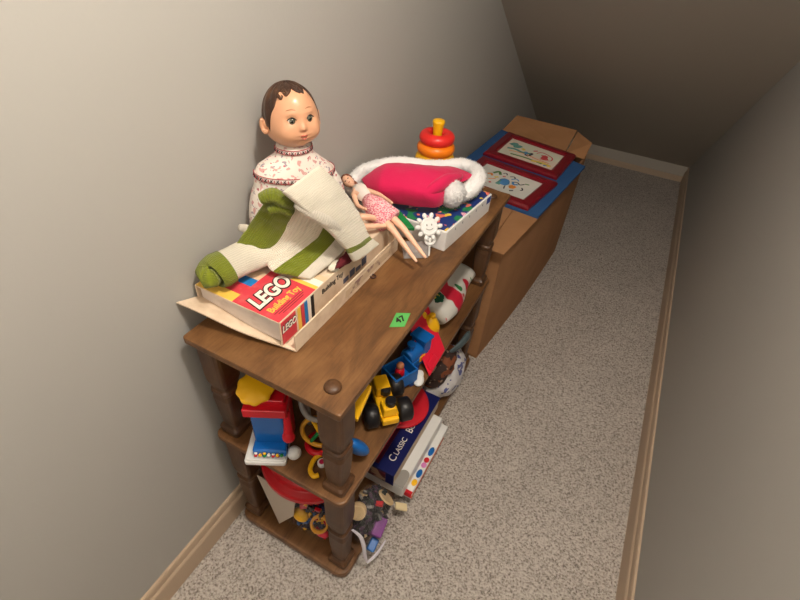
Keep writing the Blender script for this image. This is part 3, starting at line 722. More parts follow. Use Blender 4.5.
# ------------------------------------------------------------------ fashion dolls
CHECK = spotted_mat('pink_gingham', (240, 196, 196), [(330, .5, (216, 104, 126), 2.2)], 0.8)
def fashion(label, J, dress_on, haircol):
    t = thing('fashion_doll', label, 'doll', J['hip'], 'fashion dolls')
    keys = ['hip', 'waist', 'chest', 'neck', 'chin', 'sR', 'eR', 'wR', 'fR', 'sL', 'eL', 'wL', 'fL', 'hR', 'kR', 'aR', 'tR', 'hL', 'kL', 'aL', 'tL']
    rad = [.0155, .0105, .0150, .0058, .0062, .0075, .0055, .0038, .0042, .0075, .0055, .0038, .0042, .0125, .0085, .0048, .0035, .0125, .0085, .0048, .0035]
    pts = [tuple(J[k]) + (r,) for k, r in zip(keys, rad)]
    skin_body('body', pts, [(0, 1), (1, 2), (2, 3), (3, 4), (2, 5), (5, 6), (6, 7), (7, 8), (2, 9), (9, 10), (10, 11), (11, 12), (0, 13), (13, 14), (14, 15), (15, 16), (0, 17), (17, 18), (18, 19), (19, 20)], SKIN2, t)
    ax = (V(J['chin']) - V(J['neck'])).normalized(); face = V(J['face']).normalized(); M = frame3(face, ax); hc = V(J['chin']) + ax * 0.010
    b = B()
    def fn(d):
        az = math.degrees(math.atan2(d.y, d.x)); el = math.degrees(math.asin(max(-1, min(1, d.z))))
        return 1 + .14 * gauss(az, el, 0, -8, 9, 9) + .06 * gauss(az, el, 0, -48, 20, 14) - .05 * gauss(az, el, 22, 6, 12, 10) - .05 * gauss(az, el, -22, 6, 12, 10) + .04 * gauss(az, el, 0, -28, 10, 5)
    b.ell(hc, (.0145, .0125, .0175), M, 36, fn=fn); hd = obj('head', b, SKIN2, t, smooth=True)
    for s in (-1, 1):
        q = B(); q.ell(hc + M @ V((.0132, .0048 * s, .0018)), (.0012, .0022, .0013), M, 10); obj('eye', q, BLACK, hd, smooth=True)
    q = B(); q.ell(hc + M @ V((.0140, 0, -.0070)), (.0012, .0030, .0012), M, 10); obj('lips', q, LIPS, hd, smooth=True)
    q = B(); q.ell(hc + M @ V((-.0042, 0, .0035)), (.0150, .0145, .0180), M, 28, fn=lambda d: 1 + .06 * math.sin(20 * d.y + 9 * d.z))
    q.tube([hc + M @ V((-.012, 0, .004)), hc + M @ V((-.020, .004, -.012)), hc + M @ V((-.016, .006, -.032))], [.010, .010, .004], seg=12)
    obj('hair', q, haircol, hd, smooth=True)
    if dress_on:
        def sheath(stops, m, nm):
            b = B(); rs = []
            for p, rx, ry in stops:
                rs.append((V(p), rx, ry))
            P = [p for p, _, _ in rs]; out = []
            for i, (p, rx, ry) in enumerate(rs):
                tg = (P[min(i + 1, len(P) - 1)] - P[max(i - 1, 0)]).normalized(); up = face - tg * face.dot(tg); up.normalize(); sd = tg.cross(up)
                out.append([p + sd * rx * math.cos(a) * (1 + .05 * math.sin(7 * a)) + up * ry * math.sin(a) for a in (2 * PI * k / 36 for k in range(36))])
            b.rings(out); return obj(nm, b, m, t, smooth=True)
        hp, wa, ch, nk = V(J['hip']), V(J['waist']), V(J['chest']), V(J['neck'])
        kn = (V(J['kR']) + V(J['kL'])) / 2
        sheath([(ch.lerp(nk, .75), .010, .008), (ch.lerp(nk, .4), .019, .011), (ch, .019, .0155), (wa, .0135, .0115)], mat('white_cotton', (232, 222, 214), 0.8, bump=(90, .3)), 'bodice')
        sheath([(wa.lerp(ch, .05), .0145, .0125), (hp.lerp(wa, .5), .020, .017), (hp, .026, .020), (hp.lerp(kn, .5), .030, .020), (hp.lerp(kn, .66), .032, .018)], CHECK, 'skirt')
    return t
fashion('fashion doll with white bodice and pink checked skirt lying between sweater and Santa hat', dict(
    hip=(.172, .474, .862), waist=(.146, .486, .868), chest=(.118, .500, .872), neck=(.090, .514, .872), chin=(.076, .521, .873), face=(.25, -.75, .6),
    sR=(.110, .482, .868), eR=(.132, .464, .856), wR=(.155, .455, .858), fR=(.166, .452, .862), sL=(.128, .520, .868), eL=(.160, .520, .868), wL=(.196, .508, .866), fL=(.206, .502, .866),
    hR=(.180, .464, .860), kR=(.246, .440, .836), aR=(.302, .428, .797), tR=(.318, .423, .788), hL=(.186, .482, .860), kL=(.256, .463, .838), aL=(.316, .446, .802), tL=(.332, .441, .794)), True,
    mat('auburn_hair', (128, 66, 40), 0.6, bump=(80, .4)))
fashion('bare-legged second doll mostly hidden beneath the sweater and the pink skirt', dict(
    hip=(.128, .392, .842), waist=(.104, .384, .842), chest=(.076, .378, .844), neck=(.046, .372, .846), chin=(.034, .370, .847), face=(.1, -.2, 1),
    sR=(.074, .358, .842), eR=(.100, .350, .838), wR=(.130, .350, .838), fR=(.140, .350, .838), sL=(.070, .398, .842), eL=(.096, .408, .838), wL=(.124, .414, .838), fL=(.134, .414, .838),
    hR=(.138, .382, .842), kR=(.190, .398, .850), aR=(.226, .446, .842), tR=(.236, .458, .840), hL=(.134, .402, .842), kL=(.176, .428, .858), aL=(.212, .468, .838), tL=(.222, .478, .836)), False,
    mat('blond_hair', (196, 150, 86), 0.6, bump=(80, .4)))

# ------------------------------------------------------------------ white game box, hat, flower rattle, ring stacker
gb = thing('game_box', 'white box with a colourful printed lid under the Santa hat', 'box', (0.2, 0.67, H))
q0, q1, q2, q3 = T(0.055, 0.545), T(0.338, 0.540), T(0.364, 0.795), T(0.075, 0.812)
def quadbox(z0, z1, g=0.0):
    c = (q0 + q1 + q2 + q3) / 4; P = [p + (c - p).normalized() * g for p in (q0, q1, q2, q3)]
    b = B(); b.hexa([p + V((0, 0, z0)) for p in P], [p + V((0, 0, z1)) for p in P]); return b
GW = mat('game_box_white', (228, 226, 224), 0.5)
obj('carton', quadbox(H, H + .056), GW, gb, bevel=0.002)
PRINT = spotted_mat('game_print', (30, 54, 120), [(26, .56, (36, 130, 80), 1.3), (34, .60, (230, 120, 100), 5.1), (30, .64, (236, 170, 190), 9.4), (40, .66, (240, 200, 60), 14.2)], 0.35)
obj('printed_lid', quadbox(H + .0562, H + .059, .006), PRINT, gb, bevel=0.001)
b = B(); d = (q2 - q1).normalized(); nrm = V((d.y, -d.x, 0))
for k in range(5): c = q1.lerp(q2, .18 + .15 * k) + V((0, 0, H + .045)) + nrm * 0.0006; b.box(c, (.0008, .003, .006), frame3(nrm, (0, 0, 1)))
obj('printed_marks', b, mat('mark_grey', (150, 152, 160), .6), gb)
b = B(); c = q1.lerp(q2, .93) + V((0, 0, H + .044)) + nrm * 0.0006; b.box(c, (.001, .022, .018), frame3(nrm, (0, 0, 1))); obj('corner_emblem', b, mat('emblem_blue', (40, 66, 140), .5), gb)
b = B(); b.hexa([(.168, .556, .8155), (.198, .556, .8155), (.262, .520, .800), (.240, .508, .800)], [(.168, .556, .823), (.198, .556, .823), (.262, .520, .810), (.240, .508, .810)])
tag(obj('green_plastic_bar', b, GRN, bevel=.002), 'short green plastic bar lying over the front edge of the white game box', 'toy')

hat = thing('santa_hat', 'pinkish red felt Santa hat with white fur brim and pompom', 'hat', (0.2, 0.66, H + .059))
FELT = mat('red_felt', (206, 16, 80), 0.9, bump=(300, .25), sheen=.15); FUR = mat('white_fur', (250, 248, 246), 0.9, sheen=.3)
for k_, v_ in (('Subsurface Weight', .5), ('Subsurface Scale', .008), ('Subsurface Radius', (1, 1, 1))): FUR.node_tree.nodes['Principled BSDF'].inputs[k_].default_value = v_
rowsH = [[(.066, .590, .850), (.106, .655, .874), (.165, .690, .880), (.215, .715, .880), (.262, .745, .878), (.312, .752, .868)],
         [(.078, .572, .862), (.122, .605, .900), (.172, .630, .906), (.222, .645, .906), (.268, .680, .898), (.312, .712, .872)],
         [(.092, .560, .860), (.138, .560, .894), (.184, .580, .904), (.230, .592, .902), (.272, .618, .896), (.300, .672, .872)],
         [(.106, .556, .846), (.152, .540, .872), (.198, .548, .884), (.244, .560, .884), (.282, .584, .872), (.298, .640, .860)],
         [(.110, .566, .826), (.158, .552, .834), (.204, .560, .836), (.250, .574, .838), (.284, .596, .838), (.296, .636, .842)]]
cloth('felt_crown', rowsH, [FELT], hat, thick=.006, wr=.003, wsc=16, nu=60, nv=50)
roll_b = B(); roll_b.tube([(.250, .566, .874), (.275, .600, .890), (.285, .640, .895), (.300, .690, .888)], [.010, .016, .015, .008], seg=18, sub=6); obj('felt_fold', roll_b, FELT, hat, smooth=True)
def furry(name, make, n, parent, ln, sgn):
    b = B(); make(b); cnt = len(b.f); base = b.v[:]; bm = bmesh.new(); vs = [bm.verts.new(p) for p in base]
    pts = []; faces = b.f[:]
    ctr = None
    for _ in range(n):
        f = faces[random.randrange(cnt)]
        if len(f) != 4: continue
        a, b1, c, d = (base[i] for i in f); u, v = random.random(), random.random()
        p = (a * (1 - u) + b1 * u) * (1 - v) + (d * (1 - u) + c * u) * v; nn = (b1 - a).cross(d - a) * sgn
        if nn.length < 1e-12: continue
        pts.append((p, nn.normalized()))
    bm.free()
    b.fuzz(pts, ln, .0009, rnd=.7)
    return obj(name, b, FUR, parent, smooth=True)
trimP = [(.100, .545, .838), (.070, .548, .840), (.048, .580, .842), (.042, .640, .848), (.072, .692, .854), (.115, .729, .858), (.175, .750, .858), (.222, .784, .858), (.255, .820, .857), (.296, .814, .854), (.322, .770, .856), (.326, .715, .852), (.312, .682, .846), (.290, .690, .838)]
furry('fur_brim', lambda b: b.tube(trimP, [.012, .017, .019, .018, .018, .018, .017, .017, .018, .020, .022, .022, .020, .014], seg=16, sub=7), 4200, hat, .006, -1)
furry('pompom', lambda b: b.ell((.302, .640, .862), (.031, .031, .030), None, 32), 2600, hat, .008, 1)

fw = thing('flower_rattle', 'white smiling flower rattle leaning on the front of the white game box', 'rattle', (.30, .522, H))
Rf = frame3((.55, -.60, .58), (0, 0, 1)); Rfz = Rf @ Matrix(((0, 0, 1), (1, 0, 0), (0, 1, 0)))
cF = V((.296, .525, .822))
b = B(); b.lathe([(.0215, -.004), (.0225, 0), (.0215, .004), (.018, .0055), (.0175, .004), (.001, .0042)], cF, Rfz, 32); fbody = obj('flower_face', b, WHITEP, fw, smooth=False, bevel=.0006)
for k in range(10):
    a = 2 * PI * k / 10; q = B(); q.ell(cF + Rfz @ V((.0275 * math.cos(a), .0275 * math.sin(a), 0)), (.0075, .0058, .0042), Rfz @ Matrix.Rotation(a, 3, 'Z'), 14); obj('petal', q, WHITEP, fw, smooth=True)
for s in (-1, 1):
    q = B(); q.ell(cF + Rfz @ V((.006 * s, .004, .0045)), (.0016, .0026, .0012), Rfz, 10); obj('eye', q, GREY, fbody, smooth=True)
q = B(); q.tube([cF + Rfz @ V((x, -.004 - .004 * math.cos(x * 160), .0046)) for x in (-.009, -.0045, 0, .0045, .009)], .0009, seg=8); obj('smile', q, GREY, fbody, smooth=True)
c2 = V((.306, .516, .794)); q = B(); q.torus(c2, .012, .0032, Rfz); q.lathe([(.011, -.001), (.011, .001)], c2, Rfz, 20); ring = obj('lower_disc', q, WHITEP, fw, smooth=True)
for k in range(4):
    a = PI / 4 + k * PI / 2; q = B(); q.lathe([(.0022, 0), (.0022, .0012)], c2 + Rfz @ V((.006 * math.cos(a), .006 * math.sin(a), .001)), Rfz, 10); obj('hole', q, GREY, ring)
q = B(); q.tube([c2 + V((.002, -.004, -.008)), V((.312, .506, .765)), V((.314, .500, H + .003))], .0026, seg=10); obj('handle', q, WHITEP, fw, smooth=True)

b = B(); b.hexa([(.268, .455, H + .001), (.318, .492, H + .001), (.300, .535, H + .001), (.236, .505, H + .001)], [(.272, .462, H + .016), (.312, .493, H + .024), (.298, .530, H + .026), (.244, .504, H + .018)])
tag(obj('clear_plastic_sleeve', b, clear_mat('clear_film', (205, 200, 198), .45, .2), bevel=.003), 'small clear plastic sleeve on the shelf top under the doll feet', 'bag')

rs_ = thing('ring_stacker', 'toy ring stacker of yellow, orange and red rings behind the Santa hat', 'toy', (.15, .872, H))
cx, cy = .150, .872
b = B(); b.lathe([(.052, H), (.056, H + .006), (.054, H + .016), (.03, H + .02), (.012, H + .022)], (cx, cy, 0), None, 48); obj('base', b, WHITEP, rs_, smooth=True)
b = B(); b.lathe([(.014, H + .02), (.0125, H + .13), (.013, H + .150), (.0142, H + .164), (.0166, H + .176), (.0180, H + .182), (.0172, H + .187), (.012, H + .1895), (.0005, H + .190)], (cx, cy, 0), None, 32); obj('peg', b, YEL, rs_, smooth=True)
for z, R1, r, m, nm in ((H + .044, .041, .0185, YEL, 'ring'), (H + .076, .040, .0185, YEL, 'ring'), (H + .108, .038, .0180, ORA, 'ring'), (H + .138, .0345, .0175, mat('red_ring', (224, 44, 40), .3), 'ring')):
    b = B(); b.torus((cx, cy, z), R1, r, seg=56, ss=18); obj(nm, b, m, rs_, smooth=True)

# small things on the shelf top
b = B(); b.torus((.241, .357, H + .0022), .0062, .0022); tag(obj('bead_ring', b, mat('dark_bead', (70, 44, 34), .3), smooth=True), 'tiny dark ring lying on the wooden shelf top', 'ring')
st = thing('price_sticker', 'green price sticker on the wooden shelf top', 'sticker', (.357, .262, H))
STQ = ((.353, .232), (.345, .277), (.371, .292), (.379, .249))
b = B(); b.hexa([(x, y, H + .0003) for x, y in STQ], [(x, y, H + .001) for x, y in STQ]); obj('paper', b, mat('green_sticker', (82, 168, 84), .6), st)
text('lettering', '47', .022, (.362, .263, H + .0012), (.45, .9, 0), (-.9, .45, 0), INK_K, st, offset=.0005)

# ------------------------------------------------------------------ middle shelf toys
g = thing('gumball_machine', 'toy gumball dispenser with white base, blue tank and yellow flower top', 'toy', (.145, .06, MID))
class GB(B):
    def done(s):
        R = Matrix.Rotation(math.radians(28), 3, 'Z'); c = V((.158, .056, 0))
        s.v = [c + R @ (p - V((.150, .052, 0))) for p in s.v]; return s
b = GB(); b.prism(rr_poly(.099, -.014, .191, .112, .006), MID, MID + .012); b.prism(rr_poly(.102, -.011, .188, .109, .006), MID + .012, MID + .017); obj('base', b.done(), WHITEP, g, bevel=.0015)
TANK = clear_mat('blue_clear_plastic', (20, 110, 200), .85, .12)
b = GB(); b.box((.155, .050, MID + .085), (.070, .060, .130)); b.box((.155, .032, MID + .030), (.074, .070, .024)); tank = obj('tank', b.done(), TANK, g, bevel=.005, seg=3)
b = GB(); b.box((.157, .046, MID + .162), (.090, .080, .024)); b.box((.157, .054, MID + .180), (.078, .066, .018)); b.box((.116, .064, MID + .09), (.006, .03, .14)); b.box((.196, .064, MID + .09), (.006, .03, .14)); obj('frame', b.done(), RED, g, bevel=.004, seg=3)
b = GB(); b.tube([(.199, .022, MID + .155), (.202, .010, MID + .125), (.203, .002, MID + .100)], [.007, .009, .012], seg=16); b.ell((.203, .000, MID + .096), (.014, .012, .017), None, 20); obj('lever', b.done(), RED, g, smooth=True)
b = GB(); b.lathe([(.036, -.004), (.038, 0), (.036, .005), (.028, .008), (.012, .010), (.0005, .0105)], (.138, .040, MID + .206), Euler((math.radians(16), 0, 0)).to_matrix(), 72, wob=lambda a: 1 + .04 * math.cos(9 * a)); b.lathe([(.014, MID + .185), (.014, MID + .204)], (.142, .046, 0)); obj('flower_top', b.done(), YEL, g, smooth=True)
b = B(); b.ell((.227, .046, MID + .016), (.016, .016, .0155), None, 24); tag(obj('white_ball', b, WHITEP, smooth=True), 'white plastic ball beside the base of the blue gumball dispenser', 'ball')
b = B()
for k in range(26): b.ell(V((.158, .056, 0)) + Matrix.Rotation(math.radians(28), 3, 'Z') @ V((-.024 + .0095 * (k % 7), -.058 + .003 * (k // 7), MID + .028 + random.uniform(-.006, .006))), (.0042, .0042, .0042), None, 8, mi=k % 4)
o = obj('gumballs', b, [RED, YEL, GRN, WHITEP], g, smooth=True); o['kind'] = 'stuff'

sw_ = thing('steering_wheel_toy', 'yellow toy steering wheel with spokes behind the near shelf post', 'toy', (.262, .10, MID))
Mw = frame3((.35, -.9, .25), (0, 0, 1)) @ Matrix(((0, 0, 1), (1, 0, 0), (0, 1, 0))); cw = V((.262, .098, MID + .058))
b = B(); b.torus(cw, .040, .0055, Mw); obj('rim', b, mat('amber_plastic', (226, 160, 44), .35), sw_, smooth=True)
for k in range(3):
    a = PI / 2 + 2 * PI * k / 3 + .5; q = B(); q.tube([cw, cw + Mw @ V((.039 * math.cos(a), .039 * math.sin(a), 0))], [.005, .004], seg=10); obj('spoke', q, (YEL, GRN, PUR)[k], sw_, smooth=True)
b = B(); b.torus((.258, .098, MID + .008), .026, .0075); tag(obj('red_ring', b, RED, smooth=True), 'red plastic ring lying on the middle shelf below the yellow steering wheel', 'ring')
gt = thing('goggle_toy', 'small yellow plastic frame with a round red dial near the shelf edge', 'toy', (.288, .06, MID))
b = B(); b.tube([(.284, .088, MID + .006), (.272, .064, MID + .006), (.278, .036, MID + .006), (.294, .026, MID + .006), (.302, .034, MID + .006)], .0055, seg=12); obj('rim', b, YEL, gt, smooth=True)
b = B(); b.lathe([(.010, MID), (.010, MID + .008), (.008, MID + .009)], (.291, .062, 0)); dl = obj('dial', b, WHITEP, gt)
b = B(); b.lathe([(.006, MID + .009), (.006, MID + .0105)], (.291, .062, 0)); obj('dial_centre', b, mat('magenta', (190, 30, 80), .4), dl)
b = B(); b.tube([(.205, .130, MID + .170), (.215, .10, MID + .135), (.245, .085, MID + .118), (.285, .090, MID + .125)], .006, seg=12); b.tube([(.205, .130, MID + .170), (.203, .134, MID + .08), (.203, .136, MID)], .006, seg=12)
tag(obj('grey_tube', b, GREY, smooth=True), 'bent grey plastic tube between gumball dispenser and near shelf post', 'tube')
pf = thing('stacked_shape_toy', 'toy with pink flower and orange piece on a dark stalk behind the near post', 'toy', (.278, .13, MID))
b = B(); b.lathe([(.022, MID), (.022, MID + .01), (.008, MID + .014), (.008, MID + .105)], (.285, .125, 0)); obj('stalk', b, mat('dark_plum', (44, 30, 50), .5), pf)
b = B(); b.ell((.280, .115, MID + .112), (.024, .024, .013), None, 40, fn=lambda d: 1 + .14 * math.cos(5 * math.atan2(d.y, d.x))); obj('flower', b, PINK, pf, smooth=True)
b = B(); b.prism(rr_poly(.240, .118, .318, .165, .01), MID + .132, MID + .142); obj('top_plate', b, ORA, pf, bevel=.003)

cr_ = thing('toy_digger', 'toy digger with tilted yellow hood and blue scoop beside the near post', 'toy', (.33, .12, MID))
b = B(); b.hexa([(.326, .085, .640), (.372, .080, .628), (.372, .135, .672), (.326, .145, .684)], [(.330, .084, .656), (.374, .078, .640), (.374, .130, .690), (.330, .142, .700)]); obj('hood', b, YEL, cr_, bevel=.003)
b = B(); b.tube([(.325, .135, .660), (.300, .130, .58), (.296, .120, .50), (.310, .105, .455)], [.008, .008, .009, .010], seg=12); obj('arm', b, YEL, cr_, smooth=True)
b = B(); b.ell((.353, .112, MID + .050), (.024, .016, .040), Euler((math.radians(24), math.radians(-20), 0)).to_matrix(), 28); obj('scoop', b, BLUE, cr_, smooth=True)
b = B(); b.box((.345, .088, MID + .066), (.014, .012, .018), Euler((.3, .3, 0))); obj('lug', b, YEL, cr_, bevel=.002)

# yellow loader with four fat black wheels
ld = thing('toy_loader', 'yellow toy loader truck with fat black wheels on the middle shelf', 'toy truck', (.330, .245, MID))
A = Matrix.Rotation(math.radians(45), 3, 'Z') * 1.1
def lp(x, y, z): return V((.334, .268, MID)) + A @ V((x, y, z))
def lbox(b, c, d, r=None, mi=0, taper=1.0): b.box(lp(*c), d, A @ r.to_matrix() if r else A, mi, taper)
b = B(); lbox(b, (0, 0, .028), (.042, .100, .022)); lbox(b, (0, .024, .050), (.036, .046, .030), taper=.9); lbox(b, (0, -.036, .048), (.034, .034, .024), taper=.85); lbox(b, (0, -.055, .026), (.038, .012, .018)); lbody = obj('chassis', b, YEL, ld, bevel=.004, seg=3)
for sx in (-1, 1):
    for yy, rr in ((-.034, .027), (.036, .027)):
        R = A @ Matrix.Rotation(PI / 2, 3, 'Y'); b = B(); c = lp(sx * .038, yy, rr)
        b.lathe([(.008, -.0155), (rr * .8, -.016), (rr, -.011), (rr, .011), (rr * .8, .016), (.008, .0155)], c, R, 36, wob=None); wl = obj('wheel', b, BLACK, ld, smooth=True)
        b = B(); b.lathe([(.0095, -.0167), (.0095, .0167)], c, R, 20); obj('hub', b, mat('dark_hub', (40, 38, 40), .4), wl)
for yy in (-.036, .005):
    b = B(); b.lathe([(.012, .0), (.012, .014), (.010, .016)], lp(.004, yy, .058 if yy < 0 else .048), A, 24); obj('black_socket', b, BLACK, ld)

# blue train: open wagon with a red figure, and the engine
wg = thing('toy_wagon', 'blue open toy train wagon carrying a small red figure', 'toy train', (.345, .345, MID))
A2 = Matrix.Rotation(math.radians(-24), 3, 'Z')
def wp(x, y, z): return V((.330, .358, MID)) + A2 @ V((x, y, z))
b = B()
for c, d in (((0, 0, .018), (.060, .074, .008)), ((.029, 0, .040), (.005, .074, .044)), ((-.029, 0, .040), (.005, .074, .044)), ((0, .0345, .040), (.060, .005, .044)), ((0, -.0345, .040), (.060, .005, .044))): b.box(wp(*c), d, A2)
obj('wagon_body', b, BLUE, wg, bevel=.002)
for sx in (-1, 1):
    for sy in (-1, 1):
        q = B(); q.lathe([(.003, -.004), (.012, -.004), (.012, .004), (.003, .004)], wp(sx * .026, sy * .024, .012), A2 @ Matrix.Rotation(PI / 2, 3, 'Y'), 24); obj('wheel', q, BLUED, wg, bevel=.001)
pg = thing('peg_figure', 'small red peg figure with tan head standing in the blue wagon', 'toy figure', wp(0, 0, .022))
b = B(); b.lathe([(.012, .022), (.0135, .035), (.012, .056), (.008, .062)], wp(0, 0, 0), None, 24); obj('body', b, RED, pg, smooth=True)
b = B(); b.ell(wp(0, 0, .070), (.0105, .0105, .0105), None, 20); obj('head', b, mat('peg_skin', (190, 120, 80), .45), pg, smooth=True)

en = thing('toy_engine', 'blue toy train engine with yellow and red emblem on the red panel', 'toy train', (.335, .440, MID))
A3 = Matrix.Rotation(math.radians(-12), 3, 'Z') * .9
def ep(x, y, z): return V((.332, .442, MID)) + A3 @ V((x, y, z))
b = B(); b.box(ep(0, 0, .030), (.052, .074, .030), A3); b.lathe([(.022, -.038), (.024, -.03), (.024, .02), (.022, .022)], ep(0, -.004, .056), A3 @ Matrix.Rotation(-PI / 2, 3, 'X'), 28); b.box(ep(0, .030, .070), (.050, .034, .052), A3); b.box(ep(0, .030, .099), (.060, .044, .008), A3); b.lathe([(.009, .07), (.009, .092), (.013, .10), (.013, .104)], ep(0, -.022, 0), A3, 20)
obj('engine_body', b, BLUE, en, bevel=.003)
b = B(); b.box(ep(.0265, .004, .040), (.003, .026, .020), A3); em = obj('emblem', b, YEL, en, bevel=.001)
b = B(); b.box(ep(.0285, .004, .040), (.002, .014, .011), A3); obj('emblem_centre', b, RED, em)
for sx in (-1, 1):
    for sy in (-1, 1):
        q = B(); q.lathe([(.003, -.005), (.014, -.005), (.014, .005), (.003, .005)], ep(sx * .026, sy * .024, .014), A3 @ Matrix.Rotation(PI / 2, 3, 'Y'), 24); obj('wheel', q, BLUED, en, bevel=.001)
b = B(); b.ell((.374, .388, MID + .010), (.015, .022, .010), Euler((0, 0, math.radians(20))).to_matrix(), 24); b.ell((.368, .404, MID + .012), (.012, .014, .011), None, 18)
tag(obj('white_toy_shoe', b, WHITEP, smooth=True), 'small white plastic toy shoe beside the blue train engine', 'toy')
b = B(); b.hexa([(.392, .418, MID + .001), (.388, .530, MID + .001), (.296, .585, MID + .085), (.285, .475, MID + .105)], [(.394, .418, MID + .007), (.390, .530, MID + .007), (.298, .588, MID + .093), (.286, .475, MID + .113)])
b.box((.379, .455, MID + .020), (.012, .05, .022), Euler((0, -.8, .1)))
tag(obj('red_slide_panel', b, mat('bright_red_plastic', (226, 30, 58), .35), bevel=.003), 'bright red plastic panel leaning behind the blue train engine', 'toy')

yb = thing('yellow_squeeze_toy', 'yellow rounded plastic toy with a side lobe beyond the red panel', 'toy', (.318, .556, MID))
b = B(); b.ell((.322, .556, MID + .040), (.028, .030, .040), None, 32, fn=lambda d: 1 + .12 * max(abs(d.x), abs(d.y), abs(d.z)) ** 3); obj('body', b, YEL, yb, smooth=True)
b = B(); b.ell((.300, .548, MID + .072), (.016, .018, .022), None, 24); obj('lobe', b, YEL, yb, smooth=True)
b = B(); b.lathe([(.010, 0), (.009, .010), (.006, .012)], (.326, .560, MID + .080), None, 20); obj('cap', b, YEL, yb, smooth=True)
b = B(); b.ell((.300, .640, MID + .075), (.03, .022, .03), None, 24, fn=lambda d: 1 + .2 * noise.noise(d * 3)); b.ell((.300, .640, MID + .03), (.026, .022, .034), None, 20)
tag(obj('green_plush', b, spotted_mat('green_plush', (14, 74, 48), [(60, .64, (230, 210, 60), 3.3)], .9), smooth=True), 'dark green soft toy with yellow specks wedged beneath the shelf top', 'toy')
b = B(); N = 14; rs = []
for k in range(N + 1):
    t = k / N; y = .600 + .255 * t; wv = .010 * math.sin(5 * t)
    rs.append([V((.262 + wv + .055 * math.cos(a) * (1 + .04 * math.sin(7 * t)), y, MID + .048 + .047 * math.sin(a) * (0.6 + .4 * math.sin(PI * min(1, t * 1.1 + .05))) + (.020 if math.cos(a) < 0 else 0))) for a in (2 * PI * j / 28 for j in range(28))])
b.rings([[V((p.x + .042, p.y, max(p.z, MID + .002))) for p in r] for r in rs])
tag(obj('picnic_bag', b, spotted_mat('berry_print', (206, 204, 196), [(15, .55, (190, 24, 52), 6.4), (18, .68, (28, 104, 50), 19.9)], .45), smooth=True), 'long white plastic bag printed with red berries on the middle shelf', 'bag')

# ------------------------------------------------------------------ bottom shelf
BZ = 0.036
tb = thing('plastic_tub', 'clear plastic tub of small toys under a red lid on the bottom shelf', 'tub', (.205, .16, BZ))
CLEAR = clear_mat('clear_tub', (225, 222, 216), .08, .06); FROST = clear_mat('frosted_panel', (214, 200, 184), .72, .4)
def tubring(z, g, r=.03): return [V((x, y, z)) for x, y in rr_poly(.098 + g, .020 + g, .316 - g, .256 - g, r)]
b = B(); b.rings([tubring(BZ + .001, .030), tubring(BZ + .006, .024), tubring(.16, .010), tubring(.288, .0)], cap=False); b.f.append(tuple(range(27, -1, -1))); b.m.append(0)
obj('tub_wall', b, CLEAR, tb, smooth=True)
b = B(); b.hexa([(.155, .022, .060), (.215, .022, .170), (.232, .022, .284), (.112, .022, .284)], [(.155, .025, .060), (.215, .025, .170), (.232, .025, .284), (.112, .025, .284)]); obj('frosted_panel', b, FROST, tb, bevel=.001)
b = B(); b.lathe([(.136, .286), (.140, .290), (.140, .304), (.136, .310), (.122, .316), (.120, .330), (.112, .336), (.001, .338)], (.205, .146, 0), None, 72); obj('lid', b, REDD, tb, smooth=False, bevel=.002)
bits = [RED, YEL, BLUE, BLACK, GREY, PINK, GRN, mat('navy', (24, 30, 70), .4), mat('brown_bit', (92, 60, 40), .5)]
b = B()
for k in range(620):
    z = BZ + .012 + random.random() ** 1.2 * .15; x = random.uniform(.135, .285); y = random.uniform(.056, .22) if k % 2 else random.uniform(.050, .08)
    s = random.uniform(.005, .012); R = Euler((random.random() * 3, random.random() * 3, random.random() * 3))
    if k % 3: b.box((x, y, z), (s * 1.6, s, s * .8), R, random.choices(range(9), [2, 2, 3, 9, 1, 1, 1, 8, 4])[0])
    else: b.ell((x, y, z), (s * .8, s * .8, s * .5), R.to_matrix(), 8, mi=random.choices(range(9), [2, 3, 3, 7, 1, 1, 1, 7, 3])[0])
tag(obj('small_toy_pieces', b, bits), 'jumble of tiny mixed toy pieces filling the clear tub', 'toy pieces', kind='stuff')
b = B(); b.ell((.222, .042, .150), (.024, .016, .022), None, 24); tag(obj('yellow_toy_egg', b, YEL, smooth=True), 'shiny yellow egg shape inside the clear tub', 'toy')
b = B(); b.torus((.280, .046, .150), .030, .0055, Euler((math.radians(80), .2, .3)).to_matrix() @ Matrix.Diagonal((.7, 1.2, 1))); tag(obj('yellow_loop', b, mat('amber_plastic', (226, 160, 44), .35), smooth=True), 'oval yellow plastic loop inside the clear tub', 'toy')
b = B(); b.ell((.280, .050, .095), (.024, .012, .013), None, 20); tag(obj('pink_toy_bead', b, mat('coral', (222, 60, 80), .3), smooth=True), 'coral pink oval toy low in the clear tub', 'toy')
b = B(); b.box((.220, .050, .108), (.034, .014, .024), Euler((.2, .5, .2))); tag(obj('blue_toy_block', b, BLUE, bevel=.003), 'blue toy block low in the clear tub', 'toy')

